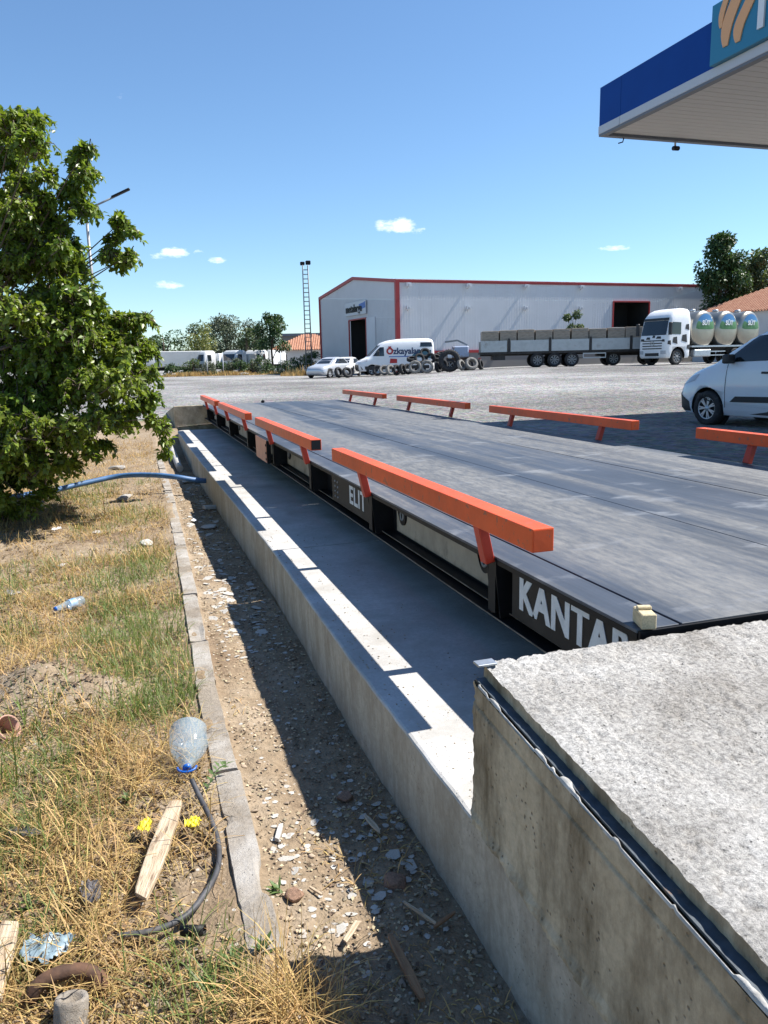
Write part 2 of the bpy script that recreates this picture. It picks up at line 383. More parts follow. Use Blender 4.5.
# wheel tracks: two dusty bands
def band(cx, wd):
    a = N.new('ShaderNodeMath'); a.operation = 'SUBTRACT'; L.new(sx.outputs[0], a.inputs[0]); a.inputs[1].default_value = cx
    c2 = N.new('ShaderNodeMath'); c2.operation = 'ABSOLUTE'; L.new(a.outputs[0], c2.inputs[0])
    r = N.new('ShaderNodeMapRange'); r.inputs['From Min'].default_value = wd; r.inputs['From Max'].default_value = wd*.35; L.new(c2.outputs[0], r.inputs[0]); return r.outputs[0]
ad = N.new('ShaderNodeMath'); ad.operation = 'MAXIMUM'; L.new(band(2.12, .42), ad.inputs[0]); L.new(band(4.05, .42), ad.inputs[1])
ad2 = N.new('ShaderNodeMath'); ad2.operation = 'MULTIPLY_ADD'; ad2.inputs[1].default_value = .13; L.new(ad.outputs[0], ad2.inputs[0]); L.new(ns.outputs[0], ad2.inputs[2])
dust = ramp(N, L, ad2.outputs[0], [(.46, 0.0), (.60, .75), (.72, 1.0)])
d2 = ramp(N, L, nx_.outputs[0], [(.40, .35), (.60, 1.0)])
dm = N.new('ShaderNodeMath'); dm.operation = 'MULTIPLY'; L.new(dust, dm.inputs[0]); L.new(d2, dm.inputs[1])
base = mixc(N, L, .5, ramp(N, L, nb.outputs[0], [(.3, (.034, .044, .062)), (.7, (.070, .083, .108))]), ramp(N, L, nf.outputs[0], [(.3, .55), (.7, 1.0)]), 'MULTIPLY')
c = mixc(N, L, dm.outputs[0], base, (.19, .19, .185))
spl = tex(N, L, 'ShaderNodeTexNoise', mapped(N, L, v, (1.3, 2.4, 1)), Scale=1.5, Detail=7, Roughness=.62)
c = mixc(N, L, ramp(N, L, spl.outputs[0], [(.57, 0.0), (.68, .75)]), c, (.20, .21, .225))
L.new(c, b.inputs['Base Color']); b.inputs['Specular IOR Level'].default_value = .35
L.new(ramp(N, L, dm.outputs[0], [(0, .5), (1, .8)]), b.inputs['Roughness'])
bumpn(N, L, b, [(nf.outputs[0], .12, .002)])
M['deck'] = m

# ------------------------------------------------------------------ heights
DECK_Y0, DECK_Y1 = 1.96, 17.5
DX0, DX1 = 1.455, 4.52
def ksx(Y):   # x of the middle of the old kerb
    return np.interp(Y, [0, 2.0, 3.2, 4.1, 5.8, 9.5, 13.3, 17], [.22, .235, .24, .25, .29, .345, .37, .39])
def zleft(X, Y):
    X = np.asarray(X, float); Y = np.asarray(Y, float); k = ksx(Y)
    tr = smooth(X, k-.02, k+.10)
    z = -.80 + .045*(fbm(X*1.3, Y*1.3, 4, 3)-.5) + .03*(fbm(X*7, Y*7, 3, 8)-.5) + .07*smooth(X, -1, -4)
    z = z + .014*smooth(X, k-.25, k)
    z = z + .13*np.exp(-((X+.58)**2/.055+(Y-4.15)**2/.10)) + .075*np.exp(-((X+.28)**2/.02+(Y-3.95)**2/.03))
    zt = -.865 + .04*(fbm(X*3, Y*2, 4, 5)-.5) + .02*(fbm(X*16, Y*16, 3, 12)-.5) + .03*smooth(X, k+.3, k+.12)
    zt = zt + .10*smooth(Y, 6.5, 9.5)*0 
    z = z*(1-tr) + zt*tr
    # rises to the yard at the far end, buried kerb near the camera
    e = smooth(Y, 14.0, 18.5)
    return z*(1-e) + e*(-.44 + .02*(fbm(X*2, Y*2, 3, 9)-.5))
def zyard(X, Y):
    X = np.asarray(X, float); Y = np.asarray(Y, float)
    d = X*hx + Y*hy; lat = X*hy - Y*hx
    r = smooth(d, 15, 52)*(.2 + .4*smooth(lat/np.maximum(d, 1), -.05, .2))
    z = -.42 + r + .03*(fbm(X*.25, Y*.25, 3, 21)-.5)
    l = smooth(X, 1.2, .8)*smooth(Y, 19.5, 16)
    return z*(1-l) + l*zleft(X, Y)
def gz(X, Y): return float(zleft(X, Y)) if (X < .86 and -2 < Y < 19.5 and X > -4) else float(zyard(X, Y))

# near ground on the left: one fine sheet
def lin(*segs):
    o = []
    for a, b_, n in segs: o.append(np.linspace(a, b_, n, endpoint=False))
    o.append([segs[-1][1]]); return np.concatenate(o)
xs = lin((-4, -1.6, 40), (-1.6, .875, 200)); ys = lin((-2, 1.2, 30), (1.2, 5.5, 300), (5.5, 10, 160), (10, 19.5, 140))
X, Y = np.meshgrid(xs, ys); P = np.stack([X, Y, zleft(X, Y)], -1)
P[0, :, 2] = zyard(P[0, :, 0], P[0, :, 1])
tag(link('ground', gridmesh('ground', P), M['soil']), kind='structure')
# the yard and the land beyond it: one sheet with the pit left out
xs = np.unique(np.concatenate([-4-np.geomspace(.5, 1500, 40), lin((-4, .875, 8)), lin((.875, 4.62, 4)), lin((4.62, 70, 90)), 70+np.geomspace(5, 1500, 14)]))
ys = np.unique(np.concatenate([-2-np.geomspace(.5, 300, 14), lin((-2, 17.5, 24)), lin((17.5, 19.5, 6)), lin((19.5, 95, 120)), 95+np.geomspace(6, 2500, 16)]))
X, Y = np.meshgrid(xs, ys); P = np.stack([X, Y, zyard(X, Y)], -1)
cx = (X[:-1, :-1]+X[1:, 1:])/2; cy = (Y[:-1, :-1]+Y[1:, 1:])/2
keep = ~(((cx > -4) & (cx < .875) & (cy > -2) & (cy < 19.5)) | ((cx > .875) & (cx < 4.62) & (cy > -2) & (cy < 17.5)))
tag(link('yard', gridmesh('yard', P, keep), M['gravel']), kind='structure')

# ------------------------------------------------------------------ foundation slab
def edge_x(Y): return np.interp(Y, [-2, 1.9, 3.2, 4.4, 5.5, 7.5, 9.5, 13.5, 17.5], [.86, .86, .855, .87, .885, .87, .85, .83, .84])
Ys = lin((-2, 1.0, 10), (1.0, 8, 140), (8, 16.9, 100))
slab = empty('foundation_slab', (0, 0, 0), 0, 'long pale concrete foundation slab under the black weighbridge, half sunlit along its edge', 'slab')
bm = MB(); cuts = [-2, 5.47, 11.0, 16.9]; joint = .007
for a, b_ in zip(cuts, cuts[1:]):
    yy = [y for y in Ys if a < y < b_]; yy = [a+joint] + list(yy) + [b_-joint]
    rows = []
    for y in yy:
        ex = float(edge_x(y)) + .006*(float(fbm(y*9, 0, 3, 4))-.5); zt = -.49+.002*math.sin(y)
        end = min(1, (16.9-y)/.25)
        ex += (1-math.sqrt(max(0, 1-(1-end)**2)))*.12
        rows.append([(ex+.01, y, -1.15), (ex, y, -.60), (ex, y, zt-.012), (ex+.003, y, zt-.004), (ex+.012, y, zt), (1.6, y, zt), (3, y, zt), (4.62, y, zt)])
    V = [[bm.bm.verts.new(p) for p in r] for r in rows]
    for r0, r1 in zip(V, V[1:]):
        for k in range(7):
            f = bm.bm.faces.new((r0[k], r0[k+1], r1[k+1], r1[k])); f.material_index = 1 if k < 2 else 0
    for r in (V[0], V[-1]): bm.bm.faces.new(r)
bm.build('slab_body', [M['slab'], M['wallside']], slab)
# far pit wall under the deck (right), seen from other positions
pw = MB().box(4.60, 4.72, -1.9, 17.5, -1.15, -.41).build('pit_side_wall', M['wallside']); tag(pw, 'low concrete wall along the yard side of the weighbridge pit', 'wall')

# ------------------------------------------------------------------ ramps
def ztop(Y): return -.004 - .095*(1.9-Y)
ramp1 = empty('concrete_ramp', (0, 0, 0), 0, 'big rough concrete ramp block nearest the camera at the end of the weighbridge', 'ramp')
xs = lin((.893, 2.9, 250), (2.9, 4.62, 30)); ys = lin((-2.9, .35, 30), (.35, 1.9, 190))
X, Y = np.meshgrid(xs, ys)
rough = .013*(fbm(X*38, Y*38, 3, 31, .8)-.5) + .010*(fbm(X*5, Y*5, 3, 35)-.5) - .012*np.maximum(0, fbm(X*45, Y*45, 2, 38)-.66)/.3
Z = ztop(Y) + rough*(.5+.5*smooth(X, .893, .95))
ez = .008*np.exp(-(X-.893)/.02)*(fbm(Y*30, X*0, 3, 40)); Z = Z - ez
X = X + (X < .9)*.006*(fbm(Y*40, X*0, 4, 44, .7)-.5); Y2 = Y + (Y > 1.895)*.02*(fbm(X*30, X*0+3, 4, 45)-.6)
P = np.stack([X, Y2, Z], -1); link('ramp_top', gridmesh('ramp_top', P), M['blocktop'], ramp1)
# skirts of the pour: left lip and far edge
lip = np.stack([P[:, 0], P[:, 0]+[0.0, 0, -.02], P[:, 0]+[0.0, 0, -.07]], 1); lip[:, 1, 0] += .004*(fbm(ys*40, ys*0, 3, 47)-.5)
link('pour_lip', gridmesh('pour_lip', lip), M['blockside'], ramp1)
fe = np.stack([P[-1], P[-1]+[0, .002, -.03], P[-1]+[0, -.0, -.47]], 0); link('end_face', gridmesh('end_face', fe), M['blockside'], ramp1)
# formed side face down to the slab joint
ys = lin((-2.9, .3, 40), (.3, 1.893, 260)); ts = np.linspace(0, 1, 110)
Yg, T = np.meshgrid(ys, ts); zt = ztop(Yg)-.046; zb = -.478-.09*(1.9-Yg)+.006*(fbm(Yg*20, T*0, 3, 51)-.5)
Zg = zt*(1-T)+zb*T
Xg = .855 + .010*(fbm(Yg*5, Zg*5, 4, 53)-.5) + .005*(fbm(Yg*28, Zg*28, 3, 54, .7)-.5)*smooth(fbm(Yg*3, Zg*3, 2, 56), .42, .6)
edge = smooth(Yg, 1.86, 1.893); Xg = Xg + edge*.006; Yg2 = Yg + edge*.022*(fbm(Zg*34, Zg*0, 4, 55)-.5)
dg_ = zt-Zg; line = np.exp(-((dg_-.058)/.004)**2)*.009 ; Xg = Xg + line
Xg = Xg + smooth(T, .90, .97)*(.030*(fbm(Yg*22, Zg*26, 4, 57, .7)-.5)-.008)
link('side_face', gridmesh('side_face', np.stack([Xg, Yg2, Zg], -1)), M['blockside'], ramp1)
nf_ = np.stack([np.stack([np.full(110, .855), Yg2[:, -1], Zg[:, -1]], -1), np.stack([np.full(110, 1.0), Yg2[:, -1], Zg[:, -1]], -1)], 0)
nf_[0, :, 0] = Xg[:, -1]; link('corner_face', gridmesh('corner_face', nf_), M['blockside'], ramp1)
# steel angle let into the edge, its horizontal leg lying lower than the pour
M['angle'] = mat('weathered_steel_angle', (.055, .07, .085), .6, .2, var=.35, vscale=22, blotch=((.22, .13, .08), 16, .6, .08), bump=.15, bscale=70)
M['grout'] = mat('cement_slurry', (.46, .44, .40), .9, var=.2, vscale=30, bump=.4, bscale=60)
sa = MB(); a = Vector((.880, -2.9, ztop(-2.9)-.040)); b_ = Vector((.880, 1.886, ztop(1.886)-.040)); sa.bar(a, b_, .030, .006)
sa.build('steel_angle', M['angle'], ramp1)
gr = []; Yq = lin((-2.9, .3, 20), (.3, 1.85, 200)); g1 = fbm(Yq*18, Yq*0, 4, 61); wd = np.where(g1 > .45, (g1-.43)*.034, .0006)
A_ = np.stack([  .8565+0*Yq, Yq, ztop(Yq)-.0375+.0*Yq], -1); B_ = A_.copy(); B_[:, 0] += .001+wd; B_[:, 2] += .0014; LOW = np.where(g1 > .45, 0, .006); B_[:, 2] -= LOW; A_[:, 2] -= LOW; C_ = A_.copy(); C_[:, 2] -= .006+wd*.3; C_[:, 0] -= .0014
link('slurry_bead', gridmesh('slurry_bead', np.stack([B_, A_+[-.0005, 0, .001], C_], 0)), M['grout'], ramp1)
pl_ = MB(); Mx = Matrix.Translation((0, 0, 0))
pl_.box(.866, .925, 1.868, 1.906, -.004, .003); pl_.build('corner_plate', M['steel'], ramp1, bevel=.001)
# the base the ramp stands on
MB().box(.90, 4.62, -2.9, 1.84, -1.1, -.62).build('ramp_base', M['wallside'], ramp1)
# far ramp
ramp2 = empty('concrete_ramp', (0, DECK_Y1+.03, 0), 0, 'grey concrete ramp block at the far end of the weighbridge beside the gravel', 'ramp')
rb = MB(); poly = [(0, -.012), (5.0, -.44), (5.0, -1.2), (0, -1.2)]
vs = [[rb.bm.verts.new((x, y, z)) for y, z in poly] for x in (.84, 4.62)]
rb.bm.faces.new(vs[0]); rb.bm.faces.new(vs[1])
for i in range(4): rb.bm.faces.new((vs[0][i], vs[0][(i+1) % 4], vs[1][(i+1) % 4], vs[1][i]))
rb.build('ramp_body', M['blockside'], ramp2, bevel=.01)

# ------------------------------------------------------------------ weighbridge
wb = empty('weighbridge', (DX0, DECK_Y0, 0), 0, 'long steel truck weighbridge with dusty blue grey deck and lettered black side', 'weighbridge')
def wbp(o):   # keep world placement under the thing
    o.parent = wb; o.location = Vector(o.location) - Vector(wb.location); return o
xsm = [DX0, 1.62, 2.65, 3.60, DX1]; ysm = [DECK_Y0, 7.15, 12.35, DECK_Y1]
for i in range(4):
    for j in range(3):
        g = .0055
        o = MB().box(xsm[i]+(g if i else 0), xsm[i+1]-(g if i < 3 else 0), ysm[j]+(.0015 if j else 0), ysm[j+1]-(.0015 if j < 2 else 0), -.012, 0).build('deck_plate', M['deck'], bevel=.0015)
        o.location.z = [0, -.0008, .0006][(i*2+j) % 3]; wbp(o)
# joists below the plates (dark, close the seams)
jb = MB()
for x in (1.62, 2.65, 3.60): jb.box(x-.05 if x > 2 else 1.6165, x+.05, DECK_Y0+.02, DECK_Y1-.02, -.20, -.0135)
y = DECK_Y0+.3
while y < DECK_Y1-.2:
    jb.box(1.70, 2.59, y-.03, y+.03, -.16, -.014); jb.box(2.71, 3.54, y-.03, y+.03, -.16, -.014); jb.box(3.66, 4.40, y-.03, y+.03, -.16, -.014); y += .62
wbp(jb.build('deck_joists', M['black']))
# edge strip
wbp(MB().box(DX0+.001, DX0+.010, DECK_Y0, DECK_Y1, -.034, -.0125).build('deck_edge_angle', M['black']))
wbp(MB().box(DX0+.004, DX1, DECK_Y0-.012, DECK_Y0-.001, -.25, -.004).build('end_plate', M['black']))
# bottom flanges
for x0, x1, z in ((1.468, 1.60, -.286), (1.520, 1.60, -.262)):
    wbp(MB().box(x0, x1, DECK_Y0, DECK_Y1, z-.010, z).build('bottom_flange', M['black'], bevel=.0015))
M['edgewear'] = mat('worn_flange_edge', (.20, .17, .13), .6, .2, var=.4, vscale=14)
for x, z in ((1.4665, -.2885), (1.5185, -.2645)):
    wbp(MB().box(x-.0015, x+.0015, DECK_Y0, DECK_Y1, z-.003, z+.0015).build('flange_edge', M['edgewear']))
wbp(MB().box(4.36, 4.50, DECK_Y0, DECK_Y1, -.296, -.286).build('bottom_flange', M['black']))
wbp(MB().box(4.46, 4.48, DECK_Y0, DECK_Y1, -.286, -.0135).build('side_web', M['black']))
# side: sections between brackets
SPANS = [(2.45, 5.45), (6.15, 9.2), (10.1, 13.3), (14.1, 17.15)]
POSTS = []
for a, b_ in SPANS: POSTS += [a+.55, b_-.6]
wbp(MB().box(1.600, 1.615, DECK_Y0, DECK_Y1, -.286, -.0135).build('side_web', M['black']))
bounds = [DECK_Y0] + POSTS + [DECK_Y1]
LUGS = 1
def lug(Y, z=-.12):
    t = MB(); Mm = Matrix.Translation((1.587, Y, z)) @ Matrix.Rotation(R(-90), 4, 'Y')
    poly = [(.062*math.cos(a), .062*math.sin(a)) for a in np.linspace(R(50), R(310), 14)] + [(.085, .09), (.10, .14), (.10, -.12), (.085, -.09)]
    # plate with a ring boss
    t.prism([(q[0]*LUGS, q[1]) for q in poly], .014, Mm)
    o = wbp(t.build('lifting_lug', M['black']))
    r = MB().lathe([(.020, .0), (.034, .0), (.034, .022), (.020, .022)], 16, Matrix.Translation((1.590, Y, z)) @ Matrix.Rotation(R(-90), 4, 'Y'), closed=True)
    ro = r.build('lug_ring', M['greysteel']); ro.parent = o; return o
for i, (a, b_) in enumerate(zip(bounds, bounds[1:])):
    if i in (1, 3, 5, 7): # beige infill under a rail
        wbp(MB().box(1.585, 1.599, a+.22, b_-.16, -.245, -.030).build('infill_plate', M['beige'], bevel=.003))
        lug(a+.33); lug(b_-.30)
    elif i == 2: wbp(MB().box(1.585, 1.599, 6.02, 6.42, -.245, -.030).build('infill_plate', M['beige'], bevel=.003))
    elif i in (4, 6): wbp(MB().box(1.585, 1.599, a+.5, b_-.3, -.245, -.030).build('infill_plate', M['beige'], bevel=.003))
def panel(y0, y1, txt, ystart, size, sc, fat=.0085):
    p = wbp(MB().box(1.472, 1.598, y0, y1, -.235, -.0345).build('name_panel', M['panel'], bevel=.002))
    me = text_mesh(txt, size, .0012, fat, space=1.10)
    me.materials.append(M['letter']); l = link('lettering', me); l.parent = p
    l.matrix_parent_inverse = Matrix.Identity(4)
    # reads towards -Y, faces -X
    Rm = Matrix(((0, 0, -1, 1.4705), (-sc, 0, 0, ystart), (0, 1, 0, -.172), (0, 0, 0, 1)))
    l.matrix_basis = p_world_inv(p) @ Rm
    return p
def p_world_inv(p): return Matrix.Translation(-(Vector(p.location)+Vector(wb.location)))
panel(1.965, 2.84, 'KANTAR', 2.775, .200, .91)
panel(4.93, 5.96, 'ELIT', 5.44, .185, 1.15, .0045)
bl = MB()
for yy in (5.86, 5.78):
    for zz in (-.07, -.11, -.15, -.19): bl.lathe([(0, .008), (.008, .006), (.010, 0)], 8, Matrix.Translation((1.472, yy, zz)) @ Matrix.Rotation(R(-90), 4, 'Y'))
tag(wbp(bl.build('bolt_heads', M['greysteel'])), kind='stuff')
# brackets under each rail post
for Yp in POSTS:
    br = MB(); poly = [(1.452, -.006), (1.452, -.075), (1.476, -.284), (1.60, -.284), (1.60, -.014), (1.50, -.014)]
    A = [(x, z) for x, z in poly]; Mm = Matrix(((1, 0, 0, 0), (0, 0, -1, Yp-.036), (0, 1, 0, 0), (0, 0, 0, 1)))
    br.prism(A, .010, Mm); br.prism(A, .010, Matrix(((1, 0, 0, 0), (0, 0, -1, Yp+.046), (0, 1, 0, 0), (0, 0, 0, 1))))
    br.box(1.4535, 1.4575, Yp-.035, Yp+.035, -.26, -.013)
    wbp(br.build('post_bracket', M['black']))
# supports on the slab
for yy in (2.3, 7.15, 12.35, 17.1):
    for xx in (1.72, 4.2):
        wbp(MB().box(xx, xx+.22, yy-.13, yy+.13, -.488, -.47).box(xx+.05, xx+.17, yy-.06, yy+.06, -.47, -.30).build('load_cell_foot', M['black'], bevel=.004))
# control box
bx_ = wbp(MB().box(1.405, 1.452, 8.72, 9.50, -.27, -.005).build('junction_box', M['black'], bevel=.004))
lid = MB().box(1.398, 1.4045, 8.735, 9.50, -.265, -.005).build('box_lid', M['salmon'], bevel=.004); lid.parent = bx_; lid.location = -(Vector(bx_.location)+Vector(wb.location)); lid.location = Vector((0, 0, 0))
for zz in (-.06, -.15, -.22):
    h = MB().box(1.392, 1.399, 8.735, 8.765, zz-.012, zz+.012).build('latch', M['black']); h.parent = bx_
# guide rails
def rail(a, b_, side, hang=None):
    # side -1: left edge, +1: right edge; built in local space, origin at deck edge middle
    s = side; n = empty('guide_rail', (DX0 if s < 0 else DX1, (a+b_)/2, 0)); h = (b_-a)/2
    tb = MB(); x0, x1 = (-.105, -.015) if s < 0 else (.015, .105); z0, z1 = .145, .235
    t = .004
    tb.box(x0, x1, -h, h, z0, z1)
    beam = tb.build('beam', M['orange'], n, bevel=.004, seg=2)
    cap = MB().box(x0+.006, x1-.006, -h-.0015, -h+.001, z0+.006, z1-.006).build('beam_end', M['orange'], n)
    for yy in (-h+.55, h-.60):
        p = MB(); xb = s*.004+ (-.004 if s < 0 else .0); xt = (x0+x1)/2
        p.bar((xb+s*.012, yy, -.03 if s < 0 else .0), (xt, yy, z0+.002), .060, .045, up=(1, 0, 0))
        p.build('post', M['orange_dark'], n, bevel=.003)
    return n, cap
labs_l = ['orange guide rail nearest the camera on the left deck edge, above the KANTAR lettering',
          'orange guide rail with black tube end on left deck edge above the salmon box',
          'third orange guide rail from the camera on left deck edge, past the salmon box',
          'farthest short looking orange guide rail on the left deck edge beside the far ramp']
labs_r = ['orange guide rail on right deck edge directly in front of the white car',
          'orange guide rail on right deck edge just left of the white car, shade behind',
          'second farthest orange guide rail on the right deck edge, in front of open gravel',
          'smallest and farthest orange guide rail on the right deck edge by the far ramp']
for k, (a, b_) in enumerate(SPANS):
    n, cap = rail(*[(2.45, 5.45), (6.15, 9.15), (10.0, 13.2), (13.8, 16.7)][k], -1); tag(n, labs_l[k], 'guide rail', 'orange guide rails along the weighbridge')
    if k == 1: cap.data.materials.clear(); cap.data.materials.append(M['black_matt'])
    n, cap = rail(*[(2.45, 5.43), (6.33, 9.47), (10.26, 13.31), (14.14, 17.1)][k], 1); tag(n, labs_r[k], 'guide rail', 'orange guide rails along the weighbridge')
# ------------------------------------------------------------------ kerb
kerb = empty('kerb', (.25, 3, -.8), 0, 'old broken concrete kerb running between the dry grass and the dirt trench', 'kerb')
y = 1.93; k = 0
while y < 16.6:
    L_ = [1.02, .98, .62, 1.0, .75, .9, .55, .8][k % 8]; n = 40; 
    yy = np.linspace(y+.008, y+L_-.008, n); prof = [(-.052, -.16), (-.051, -.010), (-.048, -.001), (-.018, .0), (.018, .0), (.047, -.001), (.051, -.009), (.053, -.16)]
    rows = []
    for q in yy:
        row = []
        kx = float(ksx(q)); tilt = (random.Random(k).random()-.5)*.02
        for px_, pz in prof:
            a = float(fbm(q*14+px_*30, px_*40+k*9, 3, 70))-.5; c3 = float(fbm(q*5+k*7, px_*9, 3, 74))
            chip = -.03*max(0, c3-.62)/.3
            top = -.778 + .006*math.sin(k*2.1) if q > 2.6 else -.778-.02*(2.6-q)
            row.append((kx+px_+tilt*(q-y)+.004*a+(chip if abs(px_) > .04 else 0)*(1 if px_ > 0 else -1), q, top+pz+.005*a+chip*.6))
        rows.append(row)
    b3 = MB(); V = [[b3.bm.verts.new(p) for p in r] for r in rows]
    for r0, r1 in zip(V, V[1:]):
        for j in range(len(prof)-1): b3.bm.faces.new((r0[j], r0[j+1], r1[j+1], r1[j])).smooth = False
    b3.bm.faces.new(V[0]); b3.bm.faces.new(V[-1])
    o = b3.build('kerb_stone', M['kerb'], kerb); o.location = -Vector(kerb.location)
    y += L_; k += 1

# ------------------------------------------------------------------ grass and weeds
M['straw'] = leafmat('dry_straw', (.46, .32, .13), (.48, .30, .10), .5, .6, .3)
M['greengrass'] = leafmat('green_grass', (.16, .21, .06), (.22, .30, .05), .35, .5, .35)
def blades(name, m, n, xr, yr, dens, hgt, wid, lie, seed, label, cat):
    g = np.random.default_rng(seed)
    # sample more densely near the camera
    u = g.random(n); Yp = yr[0]*(yr[1]/yr[0])**u
    Xp = g.uniform(xr[0], xr[1], n)
    d = dens(Xp, Yp); kp = g.random(n) < d; Xp, Yp = Xp[kp], Yp[kp]; n = len(Xp)
    Zp = zleft(Xp, Yp)-.004
    tuft = fbm(Xp*4, Yp*4, 3, seed+3)
    H = hgt*(.35+1.0*g.random(n)**1.5)*(.5+1.1*smooth(tuft, .35, .7)); W = wid*(.6+.8*g.random(n))*(1+.05*Yp)
    a = g.random(n)*2*math.pi; ln = np.clip(lie+.35*g.standard_normal(n), .1, 1.45)   # lean angle
    dx, dy = np.cos(a), np.sin(a); sx_, sy_ = -np.sin(a+.3*g.standard_normal(n)), np.cos(a)
    pts = []
    for t, bend in ((0, 0), (.4, .6), (.75, 1.0), (1.0, 1.35)):
        r_ = H*t; th = ln*(.55+.45*bend)
        pts.append(np.stack([Xp+dx*np.sin(th)*r_, Yp+dy*np.sin(th)*r_, Zp+np.maximum(np.cos(th), .0)*r_+.003], -1))
    w3 = np.stack([sx_, sy_, 0*sx_], -1)*W[:, None]
    V = np.stack([pts[0]-w3*.5, pts[0]+w3*.5, pts[1]-w3*.5, pts[1]+w3*.5, pts[2]-w3*.35, pts[2]+w3*.35, pts[3]-w3*.06, pts[3]+w3*.06], 1)
    base = (np.arange(n)*8)[:, None]
    F = np.concatenate([base+np.array([0, 1, 3, 2]), base+np.array([2, 3, 5, 4]), base+np.array([4, 5, 7, 6])], 0)
    o = link(name, npmesh(name, V.reshape(-1, 3), F), m); return tag(o, label, cat, None, 'stuff')
def bare(X, Y):
    k = ksx(Y)
    b0 = np.exp(-((X+.58)**2/.10+(Y-4.15)**2/.16)) + .9*np.exp(-((X+.25)**2/.03+(Y-3.9)**2/.04))
    b0 = b0 + np.exp(-((X-.12)**2/.03+(Y-2.15)**2/.10))*.9 + np.exp(-((X-.12)**2/.012+(Y-2.8)**2/.5))*.5
    return b0
def d_straw(X, Y):
    k = ksx(Y); d = .25+.9*smooth(fbm(X*1.6, Y*1.6, 4, 90), .33, .6); d = d*(1-np.clip(bare(X, Y), 0, .97))
    d = d*smooth(k-.055-X, 0, .04)
    return np.clip(d, 0, 1)*smooth(Y, 18, 15.5)
def d_green(X, Y):
    k = ksx(Y)
    p = np.exp(-((X+.22)**2/.05+(Y-5.1)**2/.7)) + np.exp(-((X+.02)**2/.02+(Y-3.85)**2/.10))*1.2 + .7*np.exp(-((X+.55)**2/.06+(Y-3.1)**2/.35)) + .6*np.exp(-((X+.12)**2/.05+(Y-6.5)**2/.6))
    p = p + .5*np.exp(-((X-.10)**2/.03+(Y-1.9)**2/.04)) + .45*smooth(fbm(X*1.6+9, Y*1.6, 3, 97), .47, .62)
    return np.clip(p, 0, 1)*smooth(k-.05-X, 0, .03)*(1-.8*np.clip(bare(X, Y)-.2, 0, 1))
blades('dry_grass', M['straw'], 125000, (-3.9, .42), (1.55, 16.5), d_straw, .105, .0030, 1.0, 201, 'dry yellow straw grass covering the bank left of the kerb', 'grass')
blades('green_grass', M['greengrass'], 95000, (-2.6, .42), (1.55, 12), d_green, .10, .0030, .65, 205, 'patches of green grass among the dry straw left of the kerb', 'grass')
def d_tr(X, Y):
    k = ksx(Y); return .10*smooth(X, k+.08, k+.1)*smooth(fbm(X*3, Y*2, 3, 131), .5, .65)
blades('trench_straw', M['straw'], 30000, (.28, .84), (1.4, 12), d_tr, .05, .0035, 1.3, 209, 'scattered straw lying on the dirt of the trench', 'straw')
# tall straw heads by the kerb end, bottom middle
def d_tall(X, Y): return np.exp(-((X-.26)**2/.010+(Y-1.70)**2/.014))
blades('tall_dry_grass', M['straw'], 4200, (.0, .5), (1.45, 2.0), d_tall, .17, .0024, .85, 215, 'tall dry grass stalks leaning out over the trench at the kerb end', 'grass')

# leaf litter and short stalks: small dark curled bits
def litter(name, n, xr, m, L0, seed, label, cat):
    g = np.random.default_rng(seed); Yp = 1.5*(12/1.5)**g.random(n); k = ksx(Yp); Xp = xr[0](Yp)+g.random(n)*(xr[1](Yp)-xr[0](Yp)); kp = fbm(Xp*2.3, Yp*2.3, 3, seed) > .42; Xp, Yp = Xp[kp], Yp[kp]; n = len(Xp)
    P_ = np.stack([Xp, Yp, zleft(Xp, Yp)+.006], -1); a = g.random(n)*6.28; D_ = np.stack([np.cos(a), np.sin(a), .25*g.standard_normal(n)], -1); N_ = np.stack([.4*g.standard_normal(n), .4*g.standard_normal(n), np.ones(n)], -1)
    s0 = (.5+.9*g.random(n))*(1+.05*Yp); D_ /= np.linalg.norm(D_, axis=1, keepdims=True); S_ = np.cross(D_, N_); S_ /= np.linalg.norm(S_, axis=1, keepdims=True); U_ = np.cross(S_, D_); L1 = (L0*s0)[:, None]; W1 = (L0*.35*s0)[:, None]
    V = np.stack([P_, P_+D_*L1*.45+S_*W1+U_*W1*.6, P_+D_*L1, P_+D_*L1*.45-S_*W1+U_*W1*.6], 1).reshape(-1, 3); F = (np.arange(n)*4)[:, None]+np.array([0, 1, 2, 3])
    return tag(link(name, npmesh(name, V, F), m), label, cat, None, 'stuff')
M['deadleaf'] = mat('dead_leaves', (.11, .075, .045), .8, island=.5); M['palebits'] = mat('pale_straw_bits', (.42, .34, .22), .8, island=.4)
litter('dead_leaves', 9000, (lambda y: -.5-.22*y, lambda y: ksx(y)-.07), M['deadleaf'], .020, 301, 'dead brown leaves and bark bits among the dry grass', 'leaf litter')
litter('dead_leaves', 1500, (lambda y: ksx(y)+.07, lambda y: .85+0*y), M['deadleaf'], .014, 302, 'dead leaf bits scattered on the trench dirt', 'leaf litter')
litter('straw_bits', 2200, (lambda y: ksx(y)+.07, lambda y: .85+0*y), M['palebits'], .013, 303, 'pale straw and wood splinters scattered on the trench dirt', 'straw bits')
